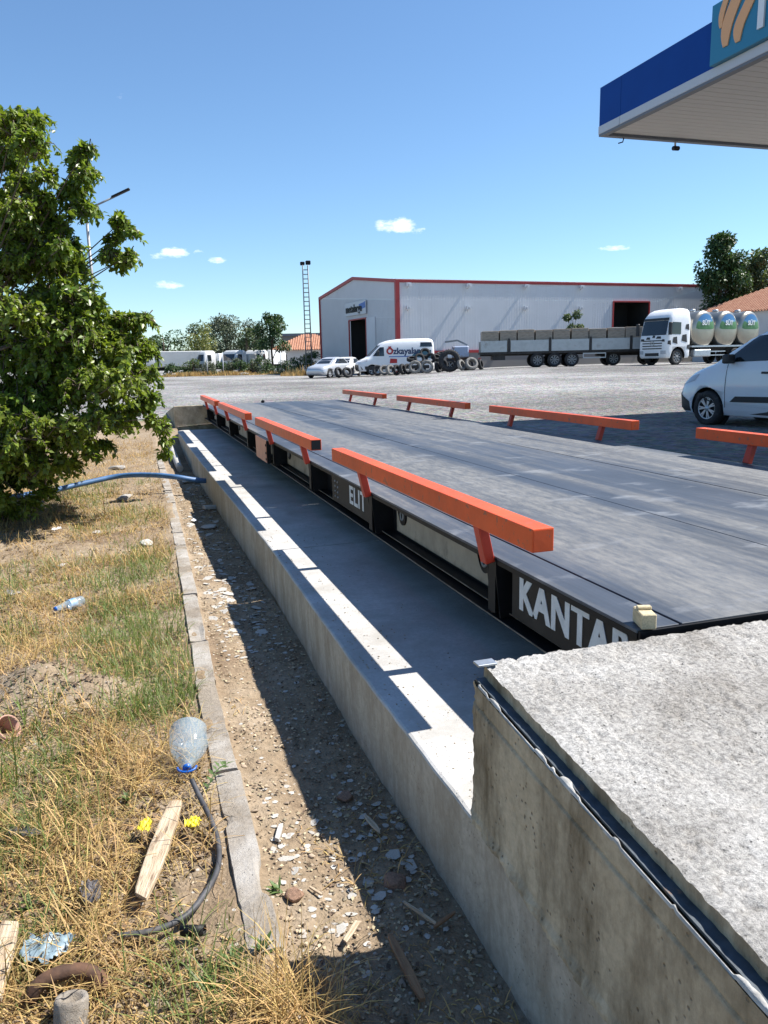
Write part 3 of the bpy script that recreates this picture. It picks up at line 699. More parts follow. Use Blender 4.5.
# leaves ---------------------------------------------------------------
def leaf_arrays(P, D, Nn, Ln, Wd, fold=.18):
    D = D/np.linalg.norm(D, axis=1, keepdims=True); S = np.cross(D, Nn); S = S/np.maximum(1e-6, np.linalg.norm(S, axis=1, keepdims=True)); U = np.cross(S, D)
    L1 = Ln[:, None]; W1 = Wd[:, None]
    b0 = P; l = P+D*L1*.42+S*W1*.5+U*W1*fold; r_ = P+D*L1*.42-S*W1*.5+U*W1*fold; t = P+D*L1-U*L1*.12; m_ = P+D*L1*.5
    V = np.stack([b0, l, t, m_, r_], 1); n = len(P); b = (np.arange(n)*5)[:, None]
    F = np.concatenate([b+np.array([0, 3, 2, 1]), b+np.array([0, 4, 2, 3])], 0)
    return V.reshape(-1, 3), F
def rand_leaves(g, C, rad, n, L0, W0, droop=.6, shell=.35):
    """n leaves in an ellipsoid of semi-axes rad round C"""
    v = g.standard_normal((n, 3)); v /= np.linalg.norm(v, axis=1, keepdims=True); r_ = (shell+(1-shell)*g.random(n))**.6
    P = np.asarray(C)+v*r_[:, None]*np.asarray(rad)
    D = v*.8+g.standard_normal((n, 3))*.6; D[:, 2] -= droop
    Nn = v*.5+np.array([0, 0, .8])+g.standard_normal((n, 3))*.5
    s = .65+.6*g.random(n); return P, D, Nn, L0*s, W0*s
M['leaf'] = leafmat('apricot_leaf', (.105, .165, .022), (.24, .33, .025), .5, .36, .38, col2=(.17, .215, .03), vs=1.0)
M['bark'] = mat('bark', (.10, .075, .055), .9, var=.3, vscale=14, bump=.5, bscale=40)
# foreground tree: cluster positions in the survey frame (lateral, distance, height, radius)
tree = empty('leafy_tree', cw(-4.7, 8.4, -.8), 0, 'big leafy green fruit tree filling the left side with branches hanging over the dry grass', 'tree')
TO = Vector(tree.location)
def px2w(px, py, d):   # survey of the crown: bearings measured from the standpoint
    u0, v0 = px-384, 512-py; u = u0*c_+v0*s_; v = -u0*s_+v0*c_
    fw = FPX*math.cos(PITCH)+v*math.sin(PITCH); up = -FPX*math.sin(PITCH)+v*math.cos(PITCH); k_ = d/fw
    return cw(u*k_, d, CAM_H+up*k_)
CL = [(45, 200, 11), (20, 188, 16), (12, 212, 20), (42, 238, 19), (60, 228, 11), (75, 330, 26), (110, 365, 24), (60, 370, 30), (8, 128, 20), (30, 118, 14), (28, 150, 20), (2, 165, 22), (-25, 150, 40), (8, 200, 14), (45, 175, 10), (38, 200, 14), (46, 222, 16), (78, 158, 11), (86, 150, 8), (86, 172, 13), (76, 190, 14), (80, 210, 15),
      (28, 235, 22), (5, 235, 20), (28, 265, 28), (62, 248, 18), (62, 275, 24), (0, 270, 30), (120, 222, 10), (130, 232, 7), (115, 238, 7), (110, 252, 7), (121, 262, 10), (129, 256, 6), (78, 268, 9), (92, 308, 18), (75, 300, 24), (45, 305, 30), (15, 315, 36),
      (118, 318, 16), (135, 322, 12), (146, 318, 7), (105, 335, 26), (75, 345, 34), (40, 350, 38), (5, 360, 38), (130, 350, 22), (148, 352, 10), (145, 375, 14), (122, 385, 28), (90, 390, 36), (55, 395, 38), (15, 400, 40),
      (148, 398, 12), (138, 412, 16), (118, 418, 20), (95, 428, 22), (70, 438, 26), (40, 440, 32), (8, 445, 36), (152, 418, 7), (162, 424, 5), (60, 462, 18), (35, 475, 20), (12, 480, 28), (45, 492, 9), (28, 505, 12), (8, 512, 14), (-5, 500, 20), (104, 444, 7), (90, 452, 8),
      (-12, 470, 40), (15, 455, 30), (0, 430, 50), (25, 420, 40), (-20, 500, 30), (-60, 200, 60), (-70, 300, 80), (-60, 400, 80), (-50, 470, 50), (-110, 250, 80), (-120, 360, 90)]
g = np.random.default_rng(5); LV = []; VF = []; off = 0; tips = []; TWIGS = []
for i, (px_, py_, r_) in enumerate(CL):
    big = r_ > 18
    for rep in range(3 if big else 2):
        d = 8.3 + (g.random()-.5)*(1.7 if big else .6) + (rep*.35 if big else 0); 
        if px_ > 95: d += .3
        jx, jy = (g.random()-.5)*r_*.5, (g.random()-.5)*r_*.5
        C = px2w(px_+jx, py_+jy, d); rr = r_/785*d
        nt = int(max(5, (1.5 if px_ > -20 and big else 1.05 if px_ > -20 else .6)*r_*(1 if big else 1.25)))
        vd = g.standard_normal((nt, 3)); vd /= np.linalg.norm(vd, axis=1, keepdims=True); vd[:, 2] = np.abs(vd[:, 2])*.9-.25*(g.random(nt) < .5)
        tc_ = np.asarray(C-TO)+vd*(g.random(nt)**.5)[:, None]*max(.02, rr*.95-(.04 if not big else .02))
        tdir = vd*.7+g.standard_normal((nt, 3))*.35+np.array([0, 0, .25]); tdir /= np.linalg.norm(tdir, axis=1, keepdims=True)
        nl = 17; tl = g.uniform(.05, .15, nt)*(1 if big else .8)
        tt_ = np.tile(np.linspace(0, 1, nl), nt); P_ = np.repeat(tc_, nl, 0)+np.repeat(tdir*tl[:, None], nl, 0)*tt_[:, None]; P_[:, 2] -= .10*tt_**2
        P_ += g.standard_normal(P_.shape)*.006
        D_ = g.standard_normal(P_.shape)*.75+np.repeat(tdir, nl, 0)*.5; D_[:, 2] -= .75; N_ = np.repeat(vd, nl, 0)*.6+np.array([.25, -.1, .6])+g.standard_normal(P_.shape)*.45
        sz = np.repeat(g.uniform(.7, 1.15, nt), nl)*(.6+.6*g.random(nl*nt)); L1 = .072*sz; W1 = .044*sz
        V_, F_ = leaf_arrays(P_, D_, N_, L1, W1); LV.append(V_); VF.append(F_+off); off += len(V_)
        TWIGS += [(tc_[q_], tdir[q_], tl[q_]) for q_ in range(nt)]
        if rep == 0: tips.append((C, rr))
# hanging twig over the trench side at the far right
for (px_, py_, r_) in [(163, 430, 7), (166, 440, 7), (165, 452, 6)]:
    C = px2w(px_, py_, 9.6); P_, D_, N_, L1, W1 = rand_leaves(g, C-TO, (r_*.012,)*3, 60, .085, .045, .9, 0)
    V_, F_ = leaf_arrays(P_, D_, N_, L1, W1); LV.append(V_); VF.append(F_+off); off += len(V_)
tag(link('leaves', npmesh('leaves', np.concatenate(LV), np.concatenate(VF)), M['leaf'], tree), kind='stuff')
tb = MB(); tb.tube([(0, 0, -.15), (.05, .02, .5), (.0, .06, 1.0), (.10, .0, 1.6)], [.14, .11, .10, .07], 12); tb.build('trunk', M['bark'], tree)
br = MB(); rg = random.Random(3)
hubs = [Vector((.0, .05, .7)), Vector((.02, .05, 1.05)), Vector((.10, 0, 1.6))]
for C, rr in tips:
    e = Vector(C)-TO; h = min(hubs, key=lambda q: abs(q.z-(e.z-.4)) + .0); mid = h.lerp(e, .5)+Vector((rg.uniform(-.15, .15), rg.uniform(-.15, .15), .12))
    br.tube([h, h.lerp(mid, .5)+Vector((0, 0, .05)), mid, e], [.022, .016, .010, .004], 6, cap=False)
br.build('branch', M['bark'], tree)
bt = MB()
for (a_, d_, l_) in TWIGS: bt.tube([Vector(a_)-Vector(d_)*.12, Vector(a_)+Vector(d_)*l_*.5, Vector(a_)+Vector(d_)*l_+Vector((0, 0, -.08))], [.006, .004, .002], 4, cap=False)
tag(bt.build('twigs', M['bark'], tree), kind='stuff')

# ------------------------------------------------------------------ trench rubble
M['chip'] = mat('mortar_chip', (.44, .42, .38), .9, var=.2, vscale=14, bump=.4, bscale=60, blotch=((.24, .20, .16), 9, .58, .1))
def chip_mesh(seed, th=.010):
    g = random.Random(seed); n = g.randint(5, 8); b = MB(); el = g.uniform(.55, 1); pts = []
    for k in range(n):
        a = 2*math.pi*(k+g.uniform(-.3, .3))/n; r_ = g.uniform(.6, 1); pts.append((r_*math.cos(a), r_*el*math.sin(a)))
    A = [b.bm.verts.new((x, y, -.004)) for x, y in pts]; B = [b.bm.verts.new((x*.9, y*.9, th*30*g.uniform(.7, 1.1)*.033)) for x, y in pts]
    b.bm.faces.new(B); b.bm.faces.new(list(reversed(A)))
    for i in range(n): b.bm.faces.new((A[i], A[(i+1) % n], B[(i+1) % n], B[i]))
    bmesh.ops.recalc_face_normals(b.bm, faces=b.bm.faces)
    me = bpy.data.meshes.new('chip'); b.bm.to_mesh(me); b.bm.free(); me.materials.append(M['chip']); return me
def rock_mesh(seed, m):
    b = bmesh.new(); g = random.Random(seed)
    for _ in range(22):
        q = Vector((g.gauss(0, 1), g.gauss(0, 1), g.gauss(0, 1))).normalized()*g.uniform(.85, 1.1); b.verts.new((q.x, q.y, q.z*.7))
    rr_ = bmesh.ops.convex_hull(b, input=b.verts); bmesh.ops.delete(b, geom=[v for v in b.verts if not v.link_faces], context='VERTS')
    bmesh.ops.bevel(b, geom=list(b.edges), offset=.05, segments=1, affect='EDGES')
    me = bpy.data.meshes.new('rock'); b.to_mesh(me); b.free(); me.materials.append(m); return me
CH = [chip_mesh(100+i) for i in range(14)]
g = random.Random(9); n_ind = 0
def put_chip(x, y, s, me):
    z = gz(x, y); o = bpy.data.objects.new('concrete_chip', me); COL.objects.link(o)
    o.location = (x, y, z+.004); o.rotation_euler = (g.uniform(-.25, .25), g.uniform(-.25, .25), g.uniform(0, 6.3)); o.scale = (s, s, s*.5+.012)
    tag(o, 'flat pale mortar chip lying in the dirt trench beside the kerb', 'rubble', 'mortar chips in the trench')
spots = []
while len(spots) < 150:
    y = g.choice([g.gauss(5.4, .55), g.gauss(5.2, .5), g.gauss(6.2, 1.2), g.uniform(2, 12), g.gauss(2.3, .2), g.gauss(9, 1.5)])
    k = float(ksx(y)) if 1.7 < y < 14 else 0
    if not 1.7 < y < 14: continue
    x = g.uniform(k+.11, .80) if y > 3.6 or y < 2.9 else g.uniform(k+.1, .82)
    s = g.uniform(.014, .065)*(1 if y > 4 else .6)
    if 3.0 < y < 4.6 and g.random() < .7: continue
    if any((x-a)**2+(y-b)**2 < (s+c)**2*.6 for a, b, c in spots): continue
    spots.append((x, y, s)); put_chip(x, y, s, g.choice(CH))
def merged(name, m, n, gen, seed, label, cat, meshes):
    gg = np.random.default_rng(seed); arrs = []
    for me in meshes:
        V = np.empty(len(me.vertices)*3, np.float32); me.vertices.foreach_get('co', V); me.calc_loop_triangles()
        T = np.empty(len(me.loop_triangles)*3, np.int32); me.loop_triangles.foreach_get('vertices', T); arrs.append((V.reshape(-1, 3), T.reshape(-1, 3)))
    VV = []; FF = []; off = 0
    for _ in range(n):
        x, y, s = gen(gg); 
        if x is None: continue
        V, T = arrs[gg.integers(len(arrs))]; a = gg.uniform(0, 6.28); ca, sa_ = math.cos(a), math.sin(a)
        Q = V*np.array([s, s, s*.7]); Q = np.stack([Q[:, 0]*ca-Q[:, 1]*sa_, Q[:, 0]*sa_+Q[:, 1]*ca, Q[:, 2]], -1)+np.array([x, y, gz(x, y)+s*.15])
        VV.append(Q); FF.append(T+off); off += len(Q)
    return tag(link(name, npmesh(name, np.concatenate(VV), np.concatenate(FF)), m), label, cat, None, 'stuff')
rks = []
for i in range(6):
    c = bmesh.new()
    for _ in range(10):
        q = Vector((g.gauss(0, 1), g.gauss(0, 1), g.gauss(0, 1))).normalized(); c.verts.new((q.x*1.1, q.y*.8, q.z*.6))
    bmesh.ops.convex_hull(c, input=c.verts); bmesh.ops.delete(c, geom=[v for v in c.verts if not v.link_faces], context='VERTS')
    me = bpy.data.meshes.new('pebble'); c.to_mesh(me); rks.append(me)
def gtr(gg):
    y = 1.5*(12/1.5)**gg.random(); k = float(ksx(y)); x = gg.uniform(k+.07, .86); return x, y, gg.uniform(.003, .011)*(1+.05*y)*(1.5 if gg.random() < .1 else 1)
def gle(gg):
    y = 1.5*(12/1.5)**gg.random(); k = float(ksx(y)); x = gg.uniform(-1.6*min(1, y/4)-.4, k-.07)
    if float(bare(np.array(x), np.array(y))) < .3 and gg.random() < .75: return None, None, None
    return x, y, gg.uniform(.003, .009)*(1+.05*y)
M['pebble'] = mat('pebble', (.33, .265, .185), .9, island=.35)
merged('rubble', M['pebble'], 2300, gtr, 31, 'small loose stones and mortar crumbs all over the trench dirt', 'rubble', rks)
merged('pebbles', M['pebble'], 3200, gle, 32, 'small pebbles and clods among the dry grass', 'pebbles', rks)
def d_crumb(gg):
    y = [gg.normal(5.3, .9), gg.normal(2.3, .25), gg.uniform(1.6, 12)][int(gg.integers(3))]; k = float(ksx(y)); return (gg.uniform(k+.1, .84), y, gg.uniform(.008, .012)*(1+.25*y)) if 1.5 < y < 14 else (None, None, None)
merged('small_chips', M['chip'], 260, d_crumb, 33, 'small flat mortar flakes scattered over the trench dirt', 'rubble', CH)
# grit on the slab by its edge
def ggrit(gg):
    y = 1.95*(16/1.95)**gg.random(); return (.9+.5*gg.random()**2), y, gg.uniform(.002, .005)*(1+.08*y)
def merged_slab():
    global gz; old = gz; gz = lambda a, b_: -.489; o = merged('slab_grit', M['pebble'], 520, ggrit, 36, 'grit and mortar crumbs lying on the foundation slab', 'grit', rks); gz = old
merged_slab()
def rock(x, y, s, m, label, cat='stone', sc=(1, 1, 1), up=.2, seed=1):
    o = link('stone', rock_mesh(seed, m)); o.location = (x, y, gz(x, y)+s*up); o.scale = tuple(s*q for q in sc); o.rotation_euler = (0, 0, seed)
    return tag(o, label, cat)
def at(px, py, z=-.85):   # survey point on the ground
    u0, v0 = px-384, 512-py; u = u0*c_+v0*s_; v = -u0*s_+v0*c_
    fw = FPX*math.cos(PITCH)+v*math.sin(PITCH); up = -FPX*math.sin(PITCH)+v*math.cos(PITCH); k_ = (z-CAM_H)/up
    q = cw(u*k_, fw*k_); return q.x, q.y
M['redstone'] = mat('red_brown_stone', (.25, .15, .10), .9, var=.3, vscale=5, bump=.5, bscale=20)
M['greystone'] = mat('grey_stone', (.36, .34, .31), .9, var=.2, vscale=4, bump=.5, bscale=20)
rock(*at(294, 900), .035, M['redstone'], 'red brown stone lying near the end of the kerb', seed=11)
rock(*at(400, 823), .022, M['greystone'], 'small round stone in the shade by the slab wall', seed=12)
rock(*at(345, 795), .035, M['redstone'], 'brown lump of brick in the shaded trench', seed=13)
rock(*at(395, 880), .045, M['redstone'], 'dark brick lump half buried in the shaded trench bottom', seed=14)
rock(*at(146, 545, -.8), .085, M['chip'], 'pale lump of broken hollow block in the dry grass', seed=15, sc=(1, .8, .6))
rock(*at(98, 533, -.8), .06, M['chip'], 'small whitish lump of rubble in the dry grass', seed=16, sc=(1, .7, .5))
rock(*at(62, 567, -.8), .045, M['chip'], 'pale stone half hidden in dry grass above the small bottle', seed=17, sc=(1.2, .7, .5))
rock(*at(12, 595, -.8), .07, M['greystone'], 'grey stone in the dry grass at the left edge', seed=18, sc=(1.2, .8, .5))
rock(*at(210, 528, -.86), .11, M['chip'], 'large pale slab fragment in the trench half in shade', 'rubble', seed=19, sc=(1.0, .7, .35))
rock(*at(125, 500, -.8), .14, M['greystone'], 'flat grey concrete lump in the grass under the blue hose', 'rubble', seed=20, sc=(1.4, .6, .35))
rock(*at(120, 470, -.8), .13, M['greystone'], 'grey concrete lump in the grass above the blue hose', 'rubble', seed=22, sc=(1.5, .6, .5))
rock(*at(192, 482, -.86), .16, M['greystone'], 'grey boulder in the trench right below the blue hose', 'rubble', seed=23, sc=(1.5, .8, .55))
rock(*at(183, 704, -.78), .035, M['rust'], 'dark clod of earth in the green grass by the kerb', seed=24)
# plaster block and pipe by the hose
MB().box(-.13, .13, -.05, .05, 0, .04).build('concrete_block', M['slab'], bevel=.005, loc=at(214, 507, -.84)+(-.86,), rot=(0, .08, .25))
tag(bpy.data.objects['concrete_block'], 'small light concrete block in the trench below the blue hose', 'block')
x0, y0 = at(170, 447, -.75); x1, y1 = at(180, 470, -.82)
pp = MB().tube([(x0, y0, -.70), (x1, y1, -.80)], .055, 14).build('grey_pipe', M['slab']); tag(pp, 'short pale pipe lying beyond the blue hose by the trench', 'pipe')

# ------------------------------------------------------------------ hoses
M['bluehose'] = mat('blue_grey_hose', (.06, .15, .32), .5, var=.25, vscale=4, blotch=((.22, .26, .3), 6, .6, .1))
M['blackhose'] = mat('dusty_black_hose', (.055, .055, .06), .6, var=.3, vscale=18, blotch=((.12, .11, .10), 16, .55, .1))
hp = []
for px_, py_, zz in [(-60, 520, -.62), (0, 500, -.62), (25, 495, -.64), (55, 490, -.66), (90, 482, -.62), (120, 476, -.58), (150, 475, -.56), (175, 477, -.58), (195, 480, -.64), (209, 481, -.68)]:
    x, y = at(px_, py_, zz); hp.append(Vector((x, y, zz)))
def spline(P, n=8):
    o = []
    for i in range(len(P)-1):
        a = P[max(0, i-1)]; b = P[i]; c = P[i+1]; d = P[min(len(P)-1, i+2)]
        for k in range(n):
            t = k/n; o.append(.5*((2*b)+(c-a)*t+(2*a-5*b+4*c-d)*t*t+(3*b-a-3*c+d)*t**3))
    return o+[P[-1]]
hp[-1].x = .89
tag(MB().tube(spline(hp), .034, 12).build('blue_hose', M['bluehose']), 'long blue grey hose crossing the dry grass and ending at the slab wall', 'hose')
hp = []
for px_, py_, zz in [(192, 783, -.70), (200, 800, -.73), (212, 825, -.76), (219, 850, -.785), (217, 875, -.785), (203, 900, -.78), (185, 920, -.78), (155, 934, -.785), (118, 940, -.79)]:
    x, y = at(px_, py_, zz); hp.append(Vector((x, y, zz+.012)))
hb = MB().tube(spline(hp), .0095, 10).build('black_hose', M['blackhose']); tag(hb, 'thin dark hose curving down from the big bottle across the bare soil', 'hose')
x, y = at(196, 932, -.79)
tag(MB().lathe([(.013, 0), (.016, 0), (.016, .07), (.013, .07)], 14, closed=True, M=Matrix.Translation((x-.04, y, -.775)) @ Matrix.Rotation(R(85), 4, 'Y') @ Matrix.Rotation(.4, 4, 'X')).build('tube_stub', M['black']), 'short black plastic tube stub on bare soil beside the dark hose', 'tube')

# ------------------------------------------------------------------ planks and sticks
def plank(name, a, b_, z0, z1, wd, th, m, label, cat='plank', irr=.15, seed=0, roll_=0.0):
    p0 = Vector((*a, z0)); p1 = Vector((*b_, z1)); d = (p1-p0); L_ = d.length; d.normalize(); up = Vector((math.sin(roll_), 0, math.cos(roll_)))
    sxv = d.cross(up).normalized(); uz = sxv.cross(d); Mx = Matrix(((d.x, sxv.x, uz.x, p0.x), (d.y, sxv.y, uz.y, p0.y), (d.z, sxv.z, uz.z, p0.z), (0, 0, 0, 1)))
    b3 = MB(); n = 12; g = random.Random(seed); prev = None
    for i in range(n+1):
        t = i/n; w1 = wd*(1-irr*abs(2*t-1)**3)*(1+.05*g.uniform(-1, 1)); x = L_*t
        jag = g.uniform(-.06, .06)*wd*4 if i in (0, n) else 0
        ring = [b3.bm.verts.new(Mx @ Vector((x+jag*(1 if q < 0 else -1), q*w1/2, zz*th/2))) for q, zz in ((-1, -1), (-1, .8), (-.86, 1), (.86, 1), (1, .8), (1, -1))]
        if prev:
            for j in range(6): b3.bm.faces.new((prev[j], prev[(j+1) % 6], ring[(j+1) % 6], ring[j]))
        else: b3.bm.faces.new(ring)
        prev = ring
    b3.bm.faces.new(prev)
    o = b3.build(name, m); 
    # local frame for the grain
    iv = Mx.inverted()
    for v in o.data.vertices: v.co = iv @ v.co
    o.matrix_world = Mx
    return tag(o, label, cat)
plank('plank', at(141, 897, -.76), at(177, 812, -.74), -.76, -.70, .064, .015, M['wood'], 'pale broken board lying in the grass between two yellow scraps', irr=.35, seed=1)
plank('plank', at(-8, 1000, -.78), at(10, 920, -.72), -.775, -.73, .055, .018, M['wood'], 'pale board end cut off by the left edge of the photo', seed=2)
plank('stick', at(390, 937, -.84), at(423, 1000, -.84), -.835, -.84, .026, .012, M['wood2'], 'brown splintered wood strip in the shade of the trench', 'stick', .5, 3)
plank('stick', at(404, 902, -.84), at(436, 925, -.84), -.84, -.835, .009, .008, M['wood'], 'thin pale stick in the shaded trench pointing at the wall', 'stick', .3, 4)
plank('stick', at(434, 928, -.84), at(455, 915, -.84), -.838, -.83, .010, .008, M['wood2'], 'short brown stick touching the thin pale stick in the shade', 'stick', .3, 5)
plank('wood_scrap', at(345, 945, -.85), at(358, 925, -.85), -.838, -.838, .018, .006, M['wood'], 'small pale wood scrap at the edge of the shade near the kerb end', 'wood scrap', .2, 6)
plank('wood_scrap', at(365, 818, -.85), at(380, 835, -.85), -.838, -.838, .022, .006, M['wood'], 'leaf shaped tan scrap in the shaded trench above the round stone', 'wood scrap', .8, 7)
plank('pipe_piece', at(277, 843, -.85), at(281, 828, -.85), -.838, -.838, .018, .014, M['slab'], 'short whitish stick standing out in the sunny trench near the kerb', 'pipe piece', .1, 8)
plank('wood_scrap', at(310, 890, -.85), at(322, 898, -.85), -.838, -.838, .008, .006, M['wood'], 'thin pale splinter beside the red brown stone', 'wood scrap', .1, 9)
# off-cut of timber on the deck edge
M['timber'] = mat('yellow_timber', (.52, .43, .27), .8, var=.15, vscale=30, stretch=(1, 6, 6), bump=.2, bscale=50)
tw = MB().box(-.045, .045, -.024, .024, 0, .05).box(.0, .02, -.0235, .0235, .05, .062).build('timber_offcut', M['timber'], bevel=.003, loc=(1.50, 1.985, .002), rot=(0, 0, R(72)))
tag(tw, 'small yellowish timber offcut resting on the deck corner above the lettering', 'wood block')
# pale dust patch chip next to it
# ------------------------------------------------------------------ litter
M['pet'] = mat('clear_bottle_plastic', (.42, .56, .66), .10, spec=.8, alpha=.34, bump=.35, bscale=26, bdist=.01)
M['bluecap'] = mat('blue_plastic', (.01, .10, .42), .35)
M['labelblue'] = mat('blue_label', (.04, .20, .48), .5, col2=(.55, .65, .72), vscale=9)
def bottle(loc, axis, r_, L_, cap_r, label, big=True):
    e = empty('plastic_bottle', loc, 0, label, 'bottle'); q = Vector(axis).normalized().to_track_quat('Z', 'Y').to_matrix().to_4x4()
    b = MB(); prof = [(0, .0), (r_*.8, .002), (r_, .02*L_/.3)]
    for k in range(7):
        h = L_*(.1+.05*k); prof.append((r_*(1-(.04 if k % 2 else 0)), h))
    prof += [(r_*.97, L_*.46), (r_*.88, L_*.56), (r_*.72, L_*.68), (r_*.5, L_*.80), (cap_r*1.15, L_*.91), (cap_r*.9, L_*.96)]
    b.lathe(prof, 28, q); 
    for v in b.bm.verts:
        n3 = float(fbm(v.co.x*22+3, v.co.y*22+v.co.z*18, 3, 77))-.5; v.co += v.co.normalized()*0 + (q @ Vector((1, 0, 0)))*n3*r_*.22
    b.build('bottle_body', M['pet'], e)
    c = MB().lathe([(0, L_*.995), (cap_r, L_*.995), (cap_r*1.05, L_*.94), (cap_r*1.05, L_*.925), (0, L_*.925)], 20, q); c.build('bottle_cap', M['bluecap'], e)
    if big:
        hpts = [q @ Vector((math.cos(t)*cap_r*2.2, math.sin(t)*.2*cap_r, L_*.93+abs(math.sin(t))*.03)) for t in np.linspace(0, math.pi, 12)]
        MB().tube(hpts, .005, 8).build('carry_handle', M['bluecap'], e)
    else:
        MB().lathe([(r_*1.015, L_*.28), (r_*1.015, L_*.5)], 24, q).build('bottle_label', M['labelblue'], e)
    return e
x, y = at(190, 742, -.74); x2, y2 = at(186, 782, -.76)
bottle((x, y, -.675), (x2-x, y2-y, -.095),   .078, .235, .017, 'big clear crushed water bottle with blue cap lying against the kerb')
x, y = at(84, 605, -.79); x2, y2 = at(54, 613, -.79)
bottle((x, y, -.755), (x2-x, y2-y, -.01), .036, .215, .015, 'small clear bottle with blue label lying in the dry grass', False)
def crumple(name, loc, sx_, sy_, m, label, cat, seed, hh=.02, n=16):
    u, v = np.meshgrid(np.linspace(-1, 1, n), np.linspace(-1, 1, n)); r_ = 1+.35*(fbm(u*2+seed, v*2, 3, seed)-.5)
    Pz = hh*2*np.abs(fbm(u*2.5+seed, v*2.5, 3, seed+1, .7)-.5)*2*(1-.5*(u**2+v**2)/2)+.004
    Pq = np.stack([u*sx_*r_, v*sy_*r_, Pz], -1); keep = (u[:-1, :-1]**2+v[:-1, :-1]**2) < 1.1+.5*(fbm(u[:-1, :-1]*3, v[:-1, :-1]*3, 2, seed+5)-.5)
    o = link(name, gridmesh(name, Pq, keep, False), m); o.location = loc; o.rotation_euler = (0, 0, seed); return tag(o, label, cat)
M['yellowscrap'] = mat('yellow_plastic', (.75, .60, .03), .5, var=.2, vscale=30); M['film'] = mat('grey_blue_film', (.20, .27, .31), .4, var=.3, vscale=20, blotch=((.05, .06, .07), 26, .6, .05))
M['blackfilm'] = mat('dark_film', (.10, .095, .10), .4)
crumple('plastic_scrap', (*at(146, 831, -.77), -.755), .024, .034, M['yellowscrap'], 'crumpled yellow plastic scrap left of the pale board', 'litter', 3, .02)
crumple('plastic_scrap', (*at(193, 828, -.77), -.755), .026, .028, M['yellowscrap'], 'crumpled yellow plastic scrap right of the pale board, by the hose', 'litter', 4, .02)
crumple('plastic_sheet', (*at(46, 955, -.78), -.765), .065, .055, M['film'], 'crumpled grey blue plastic sheet in the straw above the rusty iron', 'litter', 6, .025)
crumple('dark_rag', (*at(92, 898, -.78), -.765), .05, .03, M['blackfilm'], 'shiny dark crumpled film half hidden in the straw', 'litter', 8, .022)
crumple('dark_rag', (*at(28, 838, -.79), -.775), .07, .018, M['blackfilm'], 'narrow grey rag among the straw near the left edge', 'litter', 9, .022)
crumple('paper_scrap', (*at(57, 532, -.8), -.775), .05, .03, M['white'], 'small white paper scrap in the dry grass under the tree', 'litter', 10, .02)
crumple('paper_scrap', (*at(196, 522, -.8)[:1], at(196, 522)[1], -.835), .05, .03, M['white'], 'white scrap in the trench by the shadow edge', 'litter', 11, .02)
# rusty half ring and broken pipe, bottom left
x, y = at(66, 985, -.76); ring = MB(); arc = [Vector((.088*math.cos(t), .01*math.sin(2*t), .050*math.sin(t))) for t in np.linspace(R(-10), R(190), 16)]
ring.tube(arc, [.006]+[.020]*14+[.010], 10); tag(ring.build('rusty_iron', M['rust'], loc=(x, y, -.785), rot=(R(-35), 0, R(-6))), 'rusty curved piece of iron arching over the broken pale pipe', 'scrap iron')
x, y = at(68, 1012, -.76); pb = MB().lathe([(0, .0), (.040, .0), (.042, .004), (.042, .10), (.038, .108), (.026, .104), (.024, .07), (0, .07)], 20); tag(pb.build('pipe_stub', M['kerb'], loc=(x, y-.02, -.83), rot=(R(-18), R(6), 0)), 'broken pale cement pipe stub below the rusty curved iron', 'pipe')
x, y = at(-3, 733, -.78); pt = MB().lathe([(0, 0), (.05, 0), (.06, .09), (.054, .09), (.045, .01)], 20); M['pot'] = mat('pinkish_pot', (.45, .26, .20), .7, var=.15)
tag(pt.build('plant_pot', M['pot'], loc=(x, y, -.79), rot=(.5, .9, 0)), 'tipped pinkish plant pot at the left edge beside the soil mound', 'pot')
# ------------------------------------------------------------------ leafy weeds
M['weed'] = leafmat('weed_leaf', (.10, .16, .05), (.18, .28, .05), .25, .5, .3)
def weed(x, y, z, axis, L_, nl, label, ll=.03, lw=.012, name='weed', seed=1):
    g = np.random.default_rng(seed); e = empty(name, (x, y, z), 0, label, 'weed'); ax = Vector(axis).normalized(); pts = [ax*L_*t+Vector((0, 0, .03*math.sin(t*3))) for t in np.linspace(0, 1, 7)]
    MB().tube(pts, [.0022]*6+[.001], 6).build('stem', M['weed'], e)
    tt = np.linspace(.12, 1, nl); sd_ = np.where(np.arange(nl) % 2, 1, -1)[:, None]; side = np.array(ax.cross(Vector((0, 0, 1))).normalized())
    P_ = np.array(ax)*L_*tt[:, None]; P_[:, 2] += .03*np.sin(tt*3); D_ = np.array(ax)*.6+side*sd_+g.standard_normal((nl, 3))*.2+np.array([0, 0, .35]); N_ = np.array([0, 0, 1.])+g.standard_normal((nl, 3))*.3
    V_, F_ = leaf_arrays(P_, D_, N_, ll*(.8+.5*g.random(nl)), lw*(.8+.5*g.random(nl)))
    for q in range(nl):
        link('leaf', npmesh('leaf', V_[q*5:q*5+5], [[0, 3, 2, 1], [0, 4, 2, 3]]), M['weed'], e)
    return e
x, y = at(205, 790, -.75); x2, y2 = at(250, 742, -.75)
weed(x, y, -.765, (x2-x, y2-y, .05), .175, 13, 'creeping weed with jagged leaves reaching across the kerb', .034, .014, seed=2)
